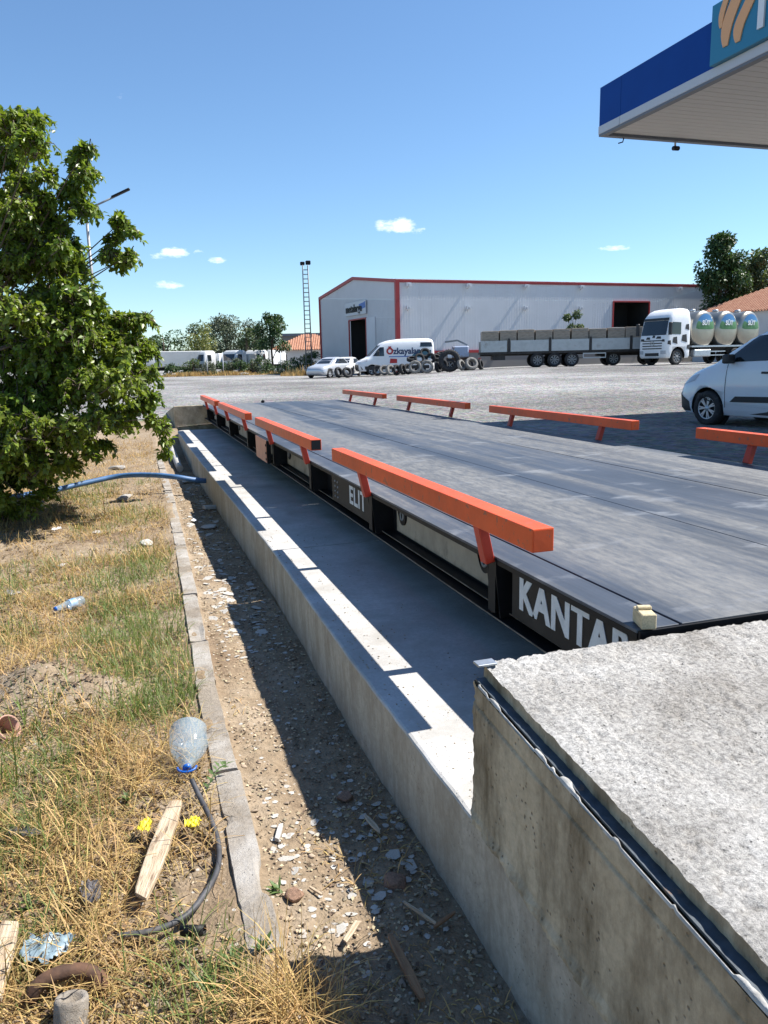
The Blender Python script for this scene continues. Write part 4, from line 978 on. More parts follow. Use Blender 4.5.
for i, (px_, py_, lb) in enumerate([(150, 640, 'leafy weed in the green grass left of the kerb'), (262, 950, 'small weed growing at the end of the kerb'), (205, 985, 'low leafy weed at the bottom beside the tall straw'),
                                    (128, 800, 'broad leaved weed above the pale board'), (30, 905, 'dark leaved weed behind the crumpled sheet'), (278, 880, 'tiny green weed at the kerb foot beside the stones'), (235, 960, 'thin leaved weed on bare soil near the kerb end')]):
    x, y = at(px_, py_, -.79); n = 14
    e = empty('weed', (x, y, gz(x, y)), i, lb, 'weed'); g2 = np.random.default_rng(40+i); a = g2.random(n)*6.28; D_ = np.stack([np.cos(a), np.sin(a), .5+g2.random(n)], -1)
    V_, F_ = leaf_arrays(np.zeros((n, 3))+g2.standard_normal((n, 3))*.008, D_, np.tile([0, 0, 1.], (n, 1))+D_*-.3, .045*(.6+.8*g2.random(n)), .014*(.7+.6*g2.random(n)))
    tag(link('leaves', npmesh('leaves', V_, F_), M['weed'], e), kind='stuff')
    MB().tube([(0, 0, -.01), (0, .003, .02), (.004, .002, .05)], .0018, 6).build('stem', M['weed'], e)
# ------------------------------------------------------------------ petrol station canopy
M['navy'] = mat('blue_fascia', (.003, .055, .27), .6, spec=.15, var=.04, vscale=2); M['teal'] = mat('teal_fascia', (.02, .20, .33), .35)
M['tan'] = mat('tan_flame', (.80, .40, .17), .4); M['lightgrey'] = mat('light_grey_trim', (.52, .54, .57), .5); M['darktrim'] = mat('dark_trim', (.14, .15, .17), .5)
M['soffit'] = mat('cream_soffit', (.62, .58, .52), .55)
canopy = empty('station_canopy', (14, 8, -.42), 0, 'petrol station canopy with blue and teal fascia and a white letter at the top right', 'canopy')
CO = Vector(canopy.location)
def cadd(o): o.parent = canopy; o.location = Vector(o.location)-CO; return o
CX0, CX1, CY0, CY1, CZ = 9.17, 19.5, -3.0, 14.21, 5.1
cadd(MB().box(CX0+.06, CX1-.06, CY0+.06, CY1-.06, CZ+.12, CZ+.80).build('roof_box', M['lightgrey']))
ymid = 11.02
cadd(MB().box(CX0, CX0+.06, 13.52, CY1, CZ+.19, CZ+.89).build('fascia_panel', M['navy']))
cadd(MB().box(CX0, CX0+.06, ymid, 13.51, CZ+.19, CZ+.89).build('fascia_panel', M['navy']))
cadd(MB().box(CX0-.10, CX0+.06, 6.4, ymid-.004, CZ+.19, CZ+1.06).build('sign_panel', M['teal'], bevel=.01))
cadd(MB().box(CX0, CX0+.06, CY0, 6.39, CZ+.19, CZ+.89).build('fascia_panel', M['navy']))
cadd(MB().box(CX0+.061, CX1, CY1-.06, CY1, CZ+.19, CZ+.89).build('fascia_panel', M['navy']))
cadd(MB().box(CX1-.06, CX1, CY0, CY1-.061, CZ+.19, CZ+.89).build('fascia_panel', M['navy']))
cadd(MB().box(CX0+.061, CX1-.061, CY0, CY0+.06, CZ+.19, CZ+.89).build('fascia_panel', M['navy']))
for (x0, x1, y0, y1) in ((CX0-.012, CX0+.07, CY0, 13.515), (CX0-.012, CX0+.07, 13.525, CY1+.012), (CX0+.071, CX1, CY1-.07, CY1+.012), (CX1-.07, CX1+.012, CY0, CY1-.071)):
    cadd(MB().box(x0, x1, y0, y1, CZ+.04, CZ+.188).build('lower_trim', M['lightgrey'], bevel=.006))
for (x0, x1, y0, y1) in ((CX0-.004, CX0+.12, CY0, CY1), (CX0+.121, CX1, CY1-.12, CY1+.004)):
    cadd(MB().box(x0, x1, y0, y1, CZ, CZ+.039).build('drip_edge', M['darktrim']))
st = MB(); y = CY0+.15
while y < CY1-.2:
    st.box(CX0+.125, CX1-.1, y, y+.178, CZ+.045, CZ+.06); y += .19
tag(cadd(st.build('soffit_strips', M['soffit'], bevel=0)), kind='stuff')
cadd(MB().box(CX0+.125, CX1-.1, CY0+.13, CY1-.13, CZ+.066, CZ+.075).build('soffit_backing', M['darktrim']))
for (x, y) in ((14.3, 11.2), (14.3, 3.2)):
    cadd(MB().box(x-.2, x+.2, y-.2, y+.2, -.45, CZ+.04).build('column', M['lightgrey'], bevel=.02))
# flame mark: three slanting strands, and the letter
def strand(y0, z0, y1, z1, wd, bend):
    pts = []; n = 12
    for k in range(n+1):
        t = k/n; yy = y0+(y1-y0)*t+bend*math.sin(t*2*math.pi); zz = z0+(z1-z0)*t; ww = wd*(math.sin(math.pi*min(.97, t*.9+.06))**.6)
        pts.append((yy, zz, ww))
    poly = [(y+w_/2, z) for y, z, w_ in pts]+[(y-w_/2, z) for y, z, w_ in reversed(pts)]
    Mx = Matrix(((0, 0, -1, CX0-.102), (1, 0, 0, 0), (0, 1, 0, 0), (0, 0, 0, 1)))
    cadd(MB().prism(poly, .018, Mx).build('flame_strand', M['tan']))
strand(10.78, CZ+.66, 10.66, CZ+1.30, .13, .03); strand(10.66, CZ+.36, 10.38, CZ+1.40, .26, .06); strand(10.40, CZ+.33, 10.14, CZ+1.12, .24, .06)
me = text_mesh('h', 1.05, .015, .012); l = link('letter', me, M['white']); l.matrix_world = Matrix(((0, 0, -1, CX0-.118), (-1, 0, 0, 10.06), (0, 1, 0, CZ+.36), (0, 0, 0, 1))); l.parent = canopy; l.matrix_parent_inverse = Matrix.Translation(-CO)
sc_ = empty('security_camera', (10.9, 14.12, 5.1), 0, 'small dark security camera hanging under the canopy edge', 'camera')
MB().tube([(0, 0, 0), (0, 0, -.09)], .02, 8).build('bracket', M['lightgrey'], sc_); MB().tube([(.0, .05, -.12), (.0, -.10, -.16)], .045, 12).build('housing', M['black'], sc_)
hk = MB().tube([(9.72, 14.18, 5.1), (9.70, 14.18, 5.03), (9.60, 14.18, 5.0)], .012, 6).build('cable_hook', M['black']); tag(hk, 'tiny dark cable hook under the canopy corner', 'hook')

# ------------------------------------------------------------------ layered vehicle bodies
class Body:
    """outline layers (z, x_front, x_rear, half width, corner exponent)"""
    def __init__(s, layers, n=56): s.Ls = layers; s.n = n
    def lay(s, z):
        L = s.Ls; zs = [q[0] for q in L]; return [float(np.interp(z, zs, [q[k] for q in L])) for k in (1, 2, 3, 4)]
    def ring(s, z):
        xf, xr, w, e = s.lay(z); c = (xf+xr)/2; a = (xf-xr)/2; out = []
        for k in range(s.n):
            t = 2*math.pi*(k+.5)/s.n; ct, st = math.cos(t), math.sin(t)
            out.append((c+a*math.copysign(abs(ct)**(2/e), ct), w*math.copysign(abs(st)**(2/e), st), z))
        return out
    def side_y(s, x, z):
        xf, xr, w, e = s.lay(z); c = (xf+xr)/2; a = (xf-xr)/2; return w*max(0, 1-abs((x-c)/a)**e)**(1/e)
    def front_x(s, y, z):
        xf, xr, w, e = s.lay(z); c = (xf+xr)/2; a = (xf-xr)/2; return c+a*max(0, 1-abs(y/w)**e)**(1/e)
    def mesh(s, zsub=3):
        b = bmesh.new(); zs = []
        for q, r_ in zip(s.Ls, s.Ls[1:]): zs += [q[0]+(r_[0]-q[0])*k/zsub for k in range(zsub)]
        zs.append(s.Ls[-1][0]); R_ = [[b.verts.new(p) for p in s.ring(z)] for z in zs]
        for A, B in zip(R_, R_[1:]):
            for k in range(s.n): b.faces.new((A[k], A[(k+1) % s.n], B[(k+1) % s.n], B[k])).smooth = True
        b.faces.new(list(reversed(R_[0]))); f = b.faces.new(R_[-1]); f.smooth = True
        bmesh.ops.recalc_face_normals(b, faces=b.faces); return b
    def patch(s, name, m, parent, corners, side=1, off=.005, front=None, nu=8, nv=6):
        """corners: (x,z)*4 on a side (a bottom-front, bottom-rear, top-rear, top-front) or (y,z) at the front/rear"""
        a, b_, c, d = [Vector(q) for q in corners]; P = np.zeros((nv+1, nu+1, 3))
        for i in range(nv+1):
            for j in range(nu+1):
                u, v = j/nu, i/nv; p = a.lerp(b_, u).lerp(d.lerp(c, u), v)
                if front is None: P[i, j] = (p.x, side*(s.side_y(p.x, p.y)+off), p.y)
                else:
                    fx = s.front_x(p.x, p.y); xf, xr, _, _ = s.lay(p.y)
                    P[i, j] = ((fx+off) if front > 0 else (xf+xr-fx-off), p.x, p.y)
        return link(name, gridmesh(name, P), m, parent)
def cut_arches(bm, wheels, r_, depth, w, mats, name, parent):
    me = bpy.data.meshes.new(name); bm.to_mesh(me); bm.free(); o = link(name, me, mats, parent)
    c = MB()
    for (x, z) in wheels:
        for sd_ in (1, -1):
            c.lathe([(0, 0), (r_, 0), (r_, depth), (0, depth)], 28, Matrix.Translation((x, sd_*(w-depth+.12) if sd_ > 0 else -(w+.12), z)) @ Matrix.Rotation(R(-90), 4, 'X'), smooth=False)
    cm = c.build('cutter', mats[-1]); md = o.modifiers.new('b', 'BOOLEAN'); md.operation = 'DIFFERENCE'; md.object = cm; md.solver = 'EXACT'
    pm = o.parent; o.parent = None
    dg = bpy.context.evaluated_depsgraph_get(); dg.update(); nm = bpy.data.meshes.new_from_object(o.evaluated_get(dg)); o.modifiers.clear(); o.data = nm; o.parent = pm
    bpy.data.objects.remove(cm); return o
M['alloy'] = mat('wheel_trim', (.50, .52, .54), .35, .5); M['carpaint'] = mat('white_car_paint', (.72, .74, .77), .22, coat=.5, var=.02, vscale=3)
M['blacktrim'] = mat('black_plastic_trim', (.025, .026, .028), .6); M['dirtywhite'] = mat('dusty_white_paint', (.55, .56, .56), .45, var=.05, vscale=2, blotch=((.45, .43, .40), 2.2, .6, .2))
M['lampglass'] = mat('lamp_glass', (.45, .47, .5), .1); M['red'] = mat('red_paint', (.45, .03, .03), .5)
WH = {}
def wheel(parent, x, y, z, r_, wd, spokes=7, trim=True, side=1):
    key = (round(r_, 2), round(wd, 2), spokes, trim)
    if key not in WH:
        b = MB(); b.lathe([(r_*.64, 0), (r_*.93, .0), (r_*.985, wd*.12), (r_, wd*.3), (r_, wd*.7), (r_*.985, wd*.88), (r_*.93, wd), (r_*.64, wd)], 32, closed=True)
        b.bm.normal_update(); bmesh.ops.recalc_face_normals(b.bm, faces=b.bm.faces); t = bpy.data.meshes.new('tyre'); b.bm.to_mesh(t); t.materials.append(M['rubber'])
        b = MB(); b.lathe([(r_*.66, wd*.9), (r_*.60, wd*.93), (r_*.58, wd*.78), (r_*.2, wd*.70), (0, wd*.70)], 28, mi=1)
        b.lathe([(r_*.66, wd*.92), (r_*.60, wd*.96), (r_*.58, wd*.90)], 28)
        b.lathe([(r_*.16, wd*.74), (r_*.15, wd*.95), (0, wd*.97)], 16)
        for k in range(spokes):
            a = 2*math.pi*k/spokes
            for da in (-.13, .13):
                p0 = (math.cos(a)*r_*.13, math.sin(a)*r_*.13, wd*.90); p1 = (math.cos(a+da)*r_*.60, math.sin(a+da)*r_*.60, wd*.91); b.bar(p0, p1, r_*.085, wd*.07)
        bmesh.ops.recalc_face_normals(b.bm, faces=b.bm.faces); q = bpy.data.meshes.new('rim'); b.bm.to_mesh(q); q.materials.append(M['alloy'] if trim else M['greysteel']); q.materials.append(M['black_matt']); WH[key] = (t, q)
    t, q = WH[key]; tn = link('wheel', t, None, parent); tn.location = (x, y, z); tn.rotation_euler = (R(-90) if side > 0 else R(90), 0, 0)
    if side > 0: tn.location.y = y-wd
    else: tn.location.y = y+wd
    link('rim', q, None, tn); return tn

# ------------------------------------------------------------------ near car
car = empty('parked_car', (0, 0, 0), 0, 'white compact family van parked in the shade of the canopy at the right edge', 'car')
B = Body([(.20, 2.06, -2.10, .82, 9), (.30, 2.16, -2.18, .86, 8), (.55, 2.20, -2.20, .885, 7), (.72, 2.17, -2.20, .89, 6), (.84, 2.10, -2.19, .885, 5), (.93, 2.0, -2.18, .88, 4.6), (1.00, 1.84, -2.17, .875, 4.6),
          (1.06, 1.62, -2.16, .865, 5), (1.10, 1.46, -2.15, .855, 6), (1.30, 1.12, -2.12, .80, 7), (1.50, .77, -2.06, .735, 7), (1.66, .42, -1.98, .67, 6), (1.74, .12, -1.88, .60, 5), (1.79, -.45, -1.6, .46, 4), (1.80, -.7, -1.3, .3, 3)])
cut_arches(B.mesh(), [(1.36, .31), (-1.46, .31)], .375, .32, .89, [M['carpaint'], M['black_matt']], 'body', car)
for sd_ in (1, -1):
    for xx in (1.36, -1.46):
        wheel(car, xx, sd_*.875, .31, .312, .20, 7, True, sd_)
        MB().lathe([(.372, 0), (.0, 0)], 24, Matrix.Translation((xx, sd_*.66, .31)) @ Matrix.Rotation(R(90), 4, 'X')).build('wheel_arch', M['black_matt'], car)
    B.patch('side_window', M['glass'], car, [(1.06, 1.12), (-.05, 1.15), (-.05, 1.585), (.50, 1.56)], sd_)
    B.patch('side_window', M['glass'], car, [(-.13, 1.15), (-1.02, 1.17), (-1.02, 1.60), (-.13, 1.59)], sd_)
    B.patch('side_window', M['glass'], car, [(-1.12, 1.18), (-1.88, 1.22), (-1.78, 1.55), (-1.12, 1.59)], sd_)
    B.patch('door_trim', M['blacktrim'], car, [(.84, .44), (-1.0, .47), (-1.0, .57), (.72, .54)], sd_, .014)
    for xx in (.96, -.09, -1.07): B.patch('door_seam', M['black_matt'], car, [(xx, .34), (xx-.012, .34), (xx-.012, 1.09), (xx, 1.09)], sd_, .0025, nu=1)
    for xx in (.12, -.9): MB().box(xx-.10, xx+.10, sd_*.875-.018, sd_*.875+.028, .93, .965).build('door_handle', M['blacktrim'], car, bevel=.008)
    mm_ = MB().box(.78, .92, .86, 1.05, 1.10, 1.26) if sd_ > 0 else MB().box(.78, .92, -1.05, -.86, 1.10, 1.26); mm_.build('wing_mirror', M['blacktrim'], car, bevel=.03, seg=2, shade=True)
    B.patch('headlight', M['lampglass'], car, [(2.10, .70), (1.70, .80), (1.62, .92), (1.98, .86)], sd_, .006)
    B.patch('arch_trim', M['blacktrim'], car, [(2.16, .25), (1.76, .24), (1.80, .42), (2.17, .60)], sd_, .008)
    B.patch('tail_light', M['red'], car, [(-1.95, .95), (-2.14, .95), (-2.06, 1.40), (-1.90, 1.40)], sd_, .006)
B.patch('windscreen', M['glass'], car, [(-.74, 1.115), (.74, 1.115), (.60, 1.62), (-.60, 1.62)], front=1)
B.patch('rear_window', M['glass'], car, [(-.66, 1.15), (.66, 1.15), (.56, 1.6), (-.56, 1.6)], front=-1)
B.patch('front_bumper', M['blacktrim'], car, [(-.86, .24), (.86, .24), (.88, .58), (-.88, .58)], front=1, off=.01, nu=16)
B.patch('number_plate', M['white'], car, [(-.26, .40), (.26, .40), (.26, .51), (-.26, .51)], front=1, off=.016)
MB().tube([(.2, .6, 1.70), (-.05, .62, 1.78), (-1.5, .6, 1.80), (-1.7, .6, 1.74)], .014, 8).build('roof_rail', M['blacktrim'], car)
CARH = 114.0
def place_car():
    a = cang(CARH); wl = Matrix.Rotation(a, 3, 'Z') @ Vector((1.36, .875, 0)); w0 = Vector((9.87, 11.58, -.42)); p = w0-Vector((wl.x, wl.y, 0)); car.location = (p.x, p.y, -.425); car.rotation_euler = (0, 0, a)
place_car()

# ------------------------------------------------------------------ warehouse
wh = empty('warehouse', cw(-3, 72, 0), 0, 'big pale grey metal warehouse with red trim, dark doorways and wall brackets', 'warehouse'); WO = Vector(wh.location)
M['cladding'] = mat('pale_metal_cladding', (.60, .61, .63), .6, .0, var=.04, vscale=.4); M['cladding2'] = mat('pale_metal_cladding_gable', (.55, .57, .60), .6, .0, var=.04, vscale=.4)
M['redtrim'] = mat('dark_red_trim', (.33, .03, .03), .5); M['roofmetal'] = mat('roof_sheet', (.45, .46, .48), .5); M['inside'] = mat('dark_interior', (.02, .02, .02), .9); M['plinth'] = mat('plinth_wall', (.20, .19, .18), .9)
pA = cw(1.42, 64); pB = cw(-5.95, 80); ex_ = cw(.934, .358)-cw(0, 0); ex_.normalize(); ey_ = (pB-pA); LEN_G = ey_.length; ey_.normalize(); LEN_S = 42.0
pB = pA+ey_*LEN_G; EZ, RZ = 7.12, 8.2
def wadd(o): o.parent = wh; o.matrix_basis = Matrix.Translation(-WO) @ o.matrix_basis; return o
def wall_panels(name, o0, dr, L0, topf, m, openings, nrm, pw_=1.0):
    """corrugated sheets as separate pieces; openings [(a0,a1,z0,z1)]"""
    n = int(round(L0/pw_)); k = 0
    for i in range(n):
        a0, a1 = L0*i/n, L0*(i+1)/n-.02; segs = [(-.2, None)]
        hit_ = [q for q in openings if q[0] < (a0+a1)/2 < q[1]]
        spans = [(-.2, None)] if not hit_ else ([(hit_[0][3], None)] if hit_[0][2] <= 0 else [(-.2, hit_[0][2]), (hit_[0][3], None)])
        for (z0, z1) in spans:
            b = MB(); m2 = 4; dx = (a1-a0)/m2
            for j in range(m2):
                for (u0, u1, off) in ((a0+j*dx, a0+j*dx+dx*.62, .0), (a0+j*dx+dx*.62, a0+(j+1)*dx, .012)):
                    za, zb_ = (z1 if z1 is not None else topf(u0)), (z1 if z1 is not None else topf(u1))
                    v = [b.bm.verts.new(p) for p in (o0+dr*u0+nrm*off+Vector((0, 0, z0)), o0+dr*u1+nrm*off+Vector((0, 0, z0)), o0+dr*u1+nrm*off+Vector((0, 0, zb_)), o0+dr*u0+nrm*off+Vector((0, 0, za)))]
                    b.bm.faces.new(v)
            wadd(b.build('wall_sheet', m))
nS = Vector((ex_.y, -ex_.x, 0)); nG = Vector((-ey_.y, ey_.x, 0))
doorS = (20.6, 25.0, 3.4, 5.65); doorG = (5.2, 10.3, -.2, 4.55)
wall_panels('side', pA, ex_, LEN_S, lambda u: EZ, M['cladding'], [(20.6, 25.0, 3.4, 5.65)], nS)
wall_panels('gable', pA, ey_, LEN_G, lambda u: EZ+(RZ-EZ)*(1-abs(u-LEN_G/2)/(LEN_G/2)), M['cladding2'], [(6.0, 10.2, -.2, 4.6)], nG)
def quad(name, m, pts, th=None):
    b = MB(); v = [b.bm.verts.new(p) for p in pts]; b.bm.faces.new(v)
    if th: bmesh.ops.solidify(b.bm, geom=b.bm.faces[:], thickness=th)
    return wadd(b.build(name, m))
up = Vector((0, 0, 1)); rm = pA+ey_*LEN_G/2
for s0 in (pA-ey_*.1, pB+ey_*.1):
    quad('roof', M['roofmetal'], [s0+up*(EZ+.06)-ex_*.1, s0+up*(EZ+.06)+ex_*LEN_S, rm+ex_*LEN_S+up*(RZ+.06), rm-ex_*.1+up*(RZ+.06)], .08)
quad('rear_wall', M['cladding'], [pB-up*.2, pB+ex_*LEN_S-up*.2, pB+ex_*LEN_S+up*EZ, pB+up*EZ])
c0, c1 = pA+ex_*LEN_S, pB+ex_*LEN_S; quad('end_wall', M['cladding'], [c0-up*.2, c1-up*.2, c1+up*EZ, (c0+c1)/2+up*RZ, c0+up*EZ])
def wbar(name, a, b_, w_, h_, m, upv=(0, 0, 1)): return wadd(MB().bar(a, b_, w_, h_, upv).build(name, m))
wbar('corner_trim', pA-up*.2+nS*-.03+nG*-.03, pA+up*(EZ+.1)-nS*.03-nG*.03, .34, .34, M['redtrim'], (1, 0, 0))
wbar('corner_trim', pB-up*.2, pB+up*(EZ+.1), .25, .25, M['redtrim'], (1, 0, 0))
wbar('eave_trim', pA+up*(EZ+.02)+nS*.045, pA+ex_*LEN_S+up*(EZ+.02)+nS*.045, .07, .24, M['redtrim'])
wbar('verge_trim', pA+up*(EZ+.02)+nG*.08, rm+up*(RZ+.02)+nG*.08, .14, .26, M['redtrim']); wbar('verge_trim', pB+up*(EZ+.02)+nG*.08, rm+up*(RZ+.02)+nG*.08, .14, .26, M['redtrim'])
wbar('base_trim', pA+up*1.5+nS*.06, pA+ex_*LEN_S+up*1.5+nS*.06, .10, .22, M['redtrim']); quad('plinth', M['plinth'], [pA+nS*.06-up*.2, pA+nS*.06+ex_*LEN_S-up*.2, pA+nS*.06+ex_*LEN_S+up*1.42, pA+nS*.06+up*1.42])
# doorways
def doorway(o0, dr, nr, a0, a1, z0, z1):
    I = -nr*3.0; p = lambda a, z: o0+dr*a+up*z
    quad('door_recess', M['inside'], [p(a0, z0)+I, p(a1, z0)+I, p(a1, z1)+I, p(a0, z1)+I])
    for q in ([p(a0, z0), p(a0, z0)+I, p(a0, z1)+I, p(a0, z1)], [p(a1, z0), p(a1, z0)+I, p(a1, z1)+I, p(a1, z1)], [p(a0, z1), p(a0, z1)+I, p(a1, z1)+I, p(a1, z1)], [p(a0, z0), p(a0, z0)+I, p(a1, z0)+I, p(a1, z0)]): quad('door_recess', M['inside'], q)
    for (a, z, b2, z2) in ((a0, z0, a0, z1), (a1, z0, a1, z1), (a0, z1, a1, z1)): wbar('door_frame', p(a, z)+nr*.06, p(b2, z2)+nr*.06, .11, .10, M['redtrim'], nr)
doorway(pA, ex_, nS, 21.0, 25.0, 3.4, 5.65); doorway(pA, ey_, nG, 6.1, 10.05, -.2, 4.6)
wbar('door_leaf', pA+ey_*6.1+nG*.05+up*2.2, pA+ey_*4.2+nG*.05+up*2.2, .06, 4.8, M['cladding2'])
sb = wbar('sign_board', pA+ey_*5.9+nG*.14+up*5.55, pA+ey_*10.6+nG*.14+up*5.55, .08, 1.15, M['lightgrey'])
M['bluesign'] = mat('blue_sign_area', (.06, .14, .40), .5)
wbar('sign_stripe', pA+ey_*5.95+nG*.19+up*5.75, pA+ey_*7.3+nG*.19+up*5.6, .02, .5, M['bluesign'])
me = text_mesh('metalarge', .95, .02, .02, align='LEFT'); o = link('sign_text', me, M['black']); rr = (-ey_); q0 = pA+ey_*10.4+nG*.21+up*5.25
o.matrix_basis = Matrix(((rr.x, 0, nG.x, q0.x), (rr.y, 0, nG.y, q0.y), (0, 1, 0, q0.z), (0, 0, 0, 1))); wadd(o)
# wall brackets in pairs
for a in (.9, 6.3, 11.8, 17.4, 28.2, 34.0):
    for z in (6.85, 5.05):
        b = MB(); q0 = pA+ex_*a+up*z+nS*.0; b.bar(q0, q0+nS*.55, .12, .12); b.bar(q0+nS*.05-up*.25, q0+nS*.5, .06, .06, (1, 0, 0)); b.bar(q0+nS*.35-ex_*.22, q0+nS*.35+ex_*.22, .20, .26); wadd(b.build('wall_bracket', M['lightgrey']))

# ------------------------------------------------------------------ things of the yard, far
def vplace(e, lat, d, deg, z=None):
    p = cw(lat, d); e.location = (p.x, p.y, gz(p.x, p.y) if z is None else z); e.rotation_euler = (0, 0, cang(deg)); return e
def lat_of(px, d): return (px-384+3.4)/785*d
def text_on(e, txt, size, loc, side, m, off=.01, name='lettering', shear=0.0):
    me = text_mesh(txt, size, .004, off, shear); me.materials.append(m); o = link(name, me, None, e)
    o.matrix_basis = Matrix(((-side if side > 0 else 1, 0, 0, loc[0]), (0, 0, side, loc[1]), (0, 1, 0, loc[2]), (0, 0, 0, 1))) if True else None
    return o
# panel van, left side (+y) towards the yard
van = empty('panel_van', (0, 0, 0), 0, 'white high roof panel van with dark lettering parked behind the pile of tyres', 'van')
Bv = Body([(.30, 2.70, -2.85, .94, 10), (.45, 2.82, -2.90, .98, 9), (.75, 2.85, -2.90, 1.0, 8), (.95, 2.80, -2.90, 1.0, 7), (1.10, 2.55, -2.90, 1.0, 7), (1.25, 2.15, -2.90, 1.0, 8), (1.35, 1.98, -2.90, 1.0, 9), (1.70, 1.62, -2.89, .98, 9), (2.10, 1.20, -2.87, .94, 9),
           (2.32, .95, -2.84, .89, 9), (2.48, .45, -2.78, .82, 7), (2.56, -.2, -2.6, .7, 6), (2.58, -.6, -2.3, .5, 4)])
cut_arches(Bv.mesh(2), [(1.85, .36), (-1.75, .36)], .43, .3, 1.0, [M['white'], M['black_matt']], 'body', van)
for sd_ in (1, -1):
    for xx in (1.85, -1.75): wheel(van, xx, sd_*.98, .36, .35, .22, 5, True, sd_)
    Bv.patch('side_window', M['glass'], van, [(1.90, 1.38), (.95, 1.36), (.95, 2.0), (1.22, 2.0)], sd_)
    Bv.patch('sill_trim', M['blacktrim'], van, [(2.6, .42), (-2.7, .42), (-2.7, .66), (2.7, .66)], sd_, .01, nu=14)
    Bv.patch('rear_decal', mat('dark_teal_decal', (.04, .12, .16), .4), van, [(-1.0, 1.25), (-2.6, 1.15), (-2.6, 1.75), (-1.5, 1.7)], sd_)
    Bv.patch('rear_side_window', M['glass'], van, [(-1.75, 1.98), (-2.7, 1.98), (-2.65, 2.3), (-1.8, 2.3)], sd_)
    Bv.patch('headlight', M['lampglass'], van, [(2.78, .92), (2.2, 1.0), (2.15, 1.2), (2.55, 1.12)], sd_, .008)
    MB().box(1.35, 1.5, sd_*1.15-.1, sd_*1.15+.1, 1.4, 1.75).build('wing_mirror', M['blacktrim'], van, bevel=.03)
Bv.patch('windscreen', M['glass'], van, [(-.85, 1.38), (.85, 1.38), (.76, 2.15), (-.76, 2.15)], front=1); Bv.patch('front_bumper', M['blacktrim'], van, [(-.96, .36), (.96, .36), (.98, .8), (-.98, .8)], front=1, off=.012)
M['ink'] = mat('dark_blue_ink', (.03, .05, .12), .5)
text_on(van, '\u00d6zkayalar', .62, (.78, 1.005, 1.50), 1, M['ink'], .018); text_on(van, '\u00d6', .62, (.781, 1.012, 1.50), 1, M['red'], .03)
Bv.patch('red_mark', M['red'], van, [(.55, .85), (.0, .85), (.0, 1.15), (.5, 1.18)], 1, .012)
Bv.patch('stripe', M['bluesign'], van, [(.6, 1.28), (-1.1, 1.28), (-1.1, 1.34), (.6, 1.34)], 1, .012)
vplace(van, lat_of(394, 58), 58, 192)
# tyres
def tyre_mesh(r_, w_, rimless=True):
    b = MB(); b.lathe([(r_*.58, w_*.08), (r_*.62, 0), (r_*.88, -w_*.04), (r_*.97, w_*.1), (r_, w_*.3), (r_, w_*.7), (r_*.97, w_*.9), (r_*.88, w_*1.04), (r_*.62, w_), (r_*.58, w_*.92), (r_*.66, w_*.8), (r_*.9, w_*.5), (r_*.66, w_*.2)], 28, closed=True)
    for k in range(28):
        a = 2*math.pi*k/28; b.bar((r_*math.cos(a)*.995, r_*math.sin(a)*.995, w_*.12), (r_*math.cos(a+.1)*.995, r_*math.sin(a+.1)*.995, w_*.88), r_*.07, r_*.05, (math.cos(a), math.sin(a), 0))
    bmesh.ops.recalc_face_normals(b.bm, faces=b.bm.faces); me = bpy.data.meshes.new('tyre'); b.bm.to_mesh(me); me.materials.append(M['rubber']); return me
M['greytyre'] = mat('dusty_grey_tyre', (.22, .21, .195), .9, var=.25, vscale=6, blotch=((.06, .06, .06), 5, .5, .2))
tS, tL, tB = tyre_mesh(.36, .22), tyre_mesh(.44, .27), tyre_mesh(.74, .48); tG = tS.copy(); tG.materials.clear(); tG.materials.append(M['greytyre']); tLG = tL.copy(); tLG.materials.clear(); tLG.materials.append(M['greytyre'])
def tyre(px, d, zc, me, lean, yaw_, label, grp='loose tyres piled by the van'):
    p = cw(lat_of(px, d), d); o = link('tyre', me); o.location = (p.x, p.y, gz(p.x, p.y)+zc); o.rotation_euler = Euler((R(lean), 0, cang(yaw_)), 'XYZ'); return tag(o, label, 'tyre', grp)
